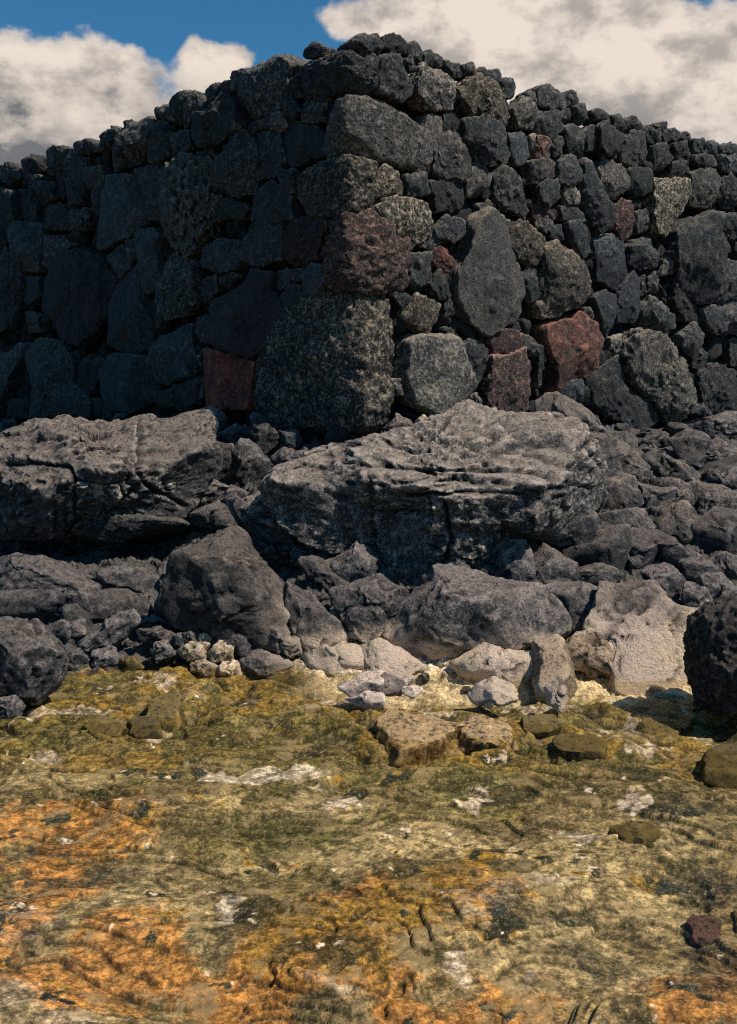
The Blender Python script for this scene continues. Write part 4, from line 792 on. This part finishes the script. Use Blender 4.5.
# ------------------------------------------------------------------ water
def water_mat():
    m, nt = mat_new('clear_water'); b = NB(nt); g = b('ShaderNodeNewGeometry')
    h = b.noise(g.outputs['Position'], 5.5, 3, .5)
    bp = b('ShaderNodeBump', i_Strength=.25, i_Distance=.05, i_Height=h)
    fr = b('ShaderNodeFresnel', i_IOR=1.33, i_Normal=bp.outputs[0])
    gl = b('ShaderNodeBsdfGlossy', i_Roughness=.03, i_Normal=bp.outputs[0]); tr = b('ShaderNodeBsdfTransparent', i_Color=(.92, .91, .82, 1))
    mx = b('ShaderNodeMixShader', i_0=b.math('MULTIPLY', fr.outputs[0], .35), i_1=tr.outputs[0], i_2=gl.outputs[0]); b('ShaderNodeOutputMaterial', i_0=mx.outputs[0]); return m
wo = make_mesh('water', [(-60, 1.0, -.028), (60, 1.0, -.028), (60, 6.2, -.028), (-60, 6.2, -.028)], [(0, 1, 2, 3)], water_mat(), smooth=False); wo['kind'] = 'structure'
# ------------------------------------------------------------------ sky and sun
SUN_AZ_X, SUN_AZ_Y, EL = .92, -.40, math.radians(54)
w = bpy.data.worlds.new('World'); S.world = w; w.use_nodes = True; nt = w.node_tree; nt.nodes.clear(); b = NB(nt)
sky = b('ShaderNodeTexSky'); sky.sky_type = 'NISHITA'; sky.sun_disc = False; sky.sun_elevation = EL
sky.sun_rotation = math.atan2(SUN_AZ_X, SUN_AZ_Y); sky.dust_density = .3; sky.ozone_density = 3
tc = b('ShaderNodeTexCoord'); sp = b('ShaderNodeSeparateXYZ', i_0=tc.outputs['Generated'])
dx, dy_, dz = sp.outputs
az = b.math('ARCTAN2', dx, dy_); el = b.math('ARCSINE', dz)
vec = b('ShaderNodeCombineXYZ', i_0=az, i_1=b.math('MULTIPLY', el, 1.5), i_2=0.).outputs[0]
n1 = b.noise(vec, 7.5, 9, .56); n2 = b.noise(vec, 20, 8, .6); 
def azel(px, py):
    d = ray(px, py); d /= np.linalg.norm(d); return math.atan2(d[0], d[1]), math.asin(d[2])
tot = None
for (px, py, rx, ry, k) in ((40, 104, 60, 42, 1.), (102, 92, 40, 38, 1.), (18, 78, 34, 28, .7), (-60, 120, 100, 60, 1), (110, 140, 60, 34, .9), (216, 70, 28, 24, .9), (192, 52, 11, 18, .45), (238, 60, 26, 10, .45), (215, 96, 50, 20, .5), (350, 14, 34, 16, .5), (375, 30, 40, 18, .4),
                        (470, 40, 62, 44, 1.), (560, 70, 100, 56, 1.1), (660, 90, 100, 54, 1.1), (430, 18, 40, 26, .7), (800, 70, 120, 60, 1), (530, 10, 60, 22, .7), (640, 45, 60, 24, .5)):
    a0, e0 = azel(px, py); sa, se = rx/F, ry/F
    u = b.math('DIVIDE', b.math('SUBTRACT', az, a0), sa); v = b.math('DIVIDE', b.math('SUBTRACT', el, e0), se)
    r2 = b.math('ADD', b.math('MULTIPLY', u, u), b.math('MULTIPLY', v, v))
    g = b.math('MULTIPLY', b.math('EXPONENT', b.math('MULTIPLY', r2, -.9)), k)
    tot = g if tot is None else b.math('ADD', tot, g)
# scattered cloud elsewhere in the sky, kept out of the modelled bank
away = b.ramp(b.math('ABSOLUTE', az), .55, .9); high = b.ramp(el, .42, .6); oth = b.math('MAXIMUM', away, high)
tot = b.math('ADD', tot, b.math('MULTIPLY', oth, .16))
dens = b.math('ADD', tot, b.math('MULTIPLY', b.math('SUBTRACT', n1, .5), 1.5))
dens = b.math('ADD', dens, b.math('MULTIPLY', b.math('SUBTRACT', n2, .5), 1.0))
cm = b.ramp(dens, .38, .64)
thick = b.ramp(b.math('ADD', dens, b.math('MULTIPLY', b.math('SUBTRACT', b.noise(vec, 11, 6, .55), .5), 2.0)), .6, 1.7)
low = b.ramp(el, .285, .20)
left = b.math('MULTIPLY_ADD', b.ramp(az, .1, -.15), .75, .25)
shade = b.math('ADD', b.math('MULTIPLY', b.math('MULTIPLY', low, left), b.ramp(b.noise(vec, 8, 6, .55), .34, .60)), b.math('MULTIPLY', b.ramp(b.noise(vec, 13, 7, .6), .44, .64), .62), clamp=True)
cc = b.mix(shade, (.84, .73, .63, 1), (.17, .175, .19, 1))
edge = b.ramp(dens, .9, .45); cc = b.mix(b.math('MULTIPLY', edge, .5), cc, (.40, .40, .42, 1))
skc = b.mix(1., sky.outputs[0], (.028, .070, .086, 1), 'MULTIPLY')
fc = b.mix(cm, skc, cc)
bg = b('ShaderNodeBackground', i_Color=fc, i_Strength=1.0); b('ShaderNodeOutputWorld', i_0=bg.outputs[0])
sd = bpy.data.lights.new('sun', 'SUN'); sd.energy = 4.9; sd.angle = math.radians(.5); sd.color = (1., .90, .78)
so = bpy.data.objects.new('sun', sd); COL.objects.link(so)
sv = Vector((SUN_AZ_X*math.cos(EL), SUN_AZ_Y*math.cos(EL), math.sin(EL)*math.hypot(SUN_AZ_X, SUN_AZ_Y)))
so.rotation_euler = sv.to_track_quat('Z', 'Y').to_euler()
# ------------------------------------------------------------------ camera and render settings
cd = bpy.data.cameras.new('camera'); co = bpy.data.objects.new('camera', cd); COL.objects.link(co)
cd.sensor_fit = 'VERTICAL'; cd.sensor_height = 36; cd.lens = F/H*36; cd.clip_end = 2000; cd.clip_start = .05
co.location = CAM; co.rotation_euler = (math.pi/2-PITCH, 0, 0); S.camera = co
S.view_settings.view_transform = 'Standard'; S.view_settings.look = 'None'; S.view_settings.exposure = 0
S.cycles.use_denoising = False
S.cycles.max_bounces = 4; S.cycles.diffuse_bounces = 2; S.cycles.glossy_bounces = 2; S.cycles.transparent_max_bounces = 4
S.cycles.filter_width = 1.2
S.cycles.use_adaptive_sampling = True; S.cycles.adaptive_threshold = .02
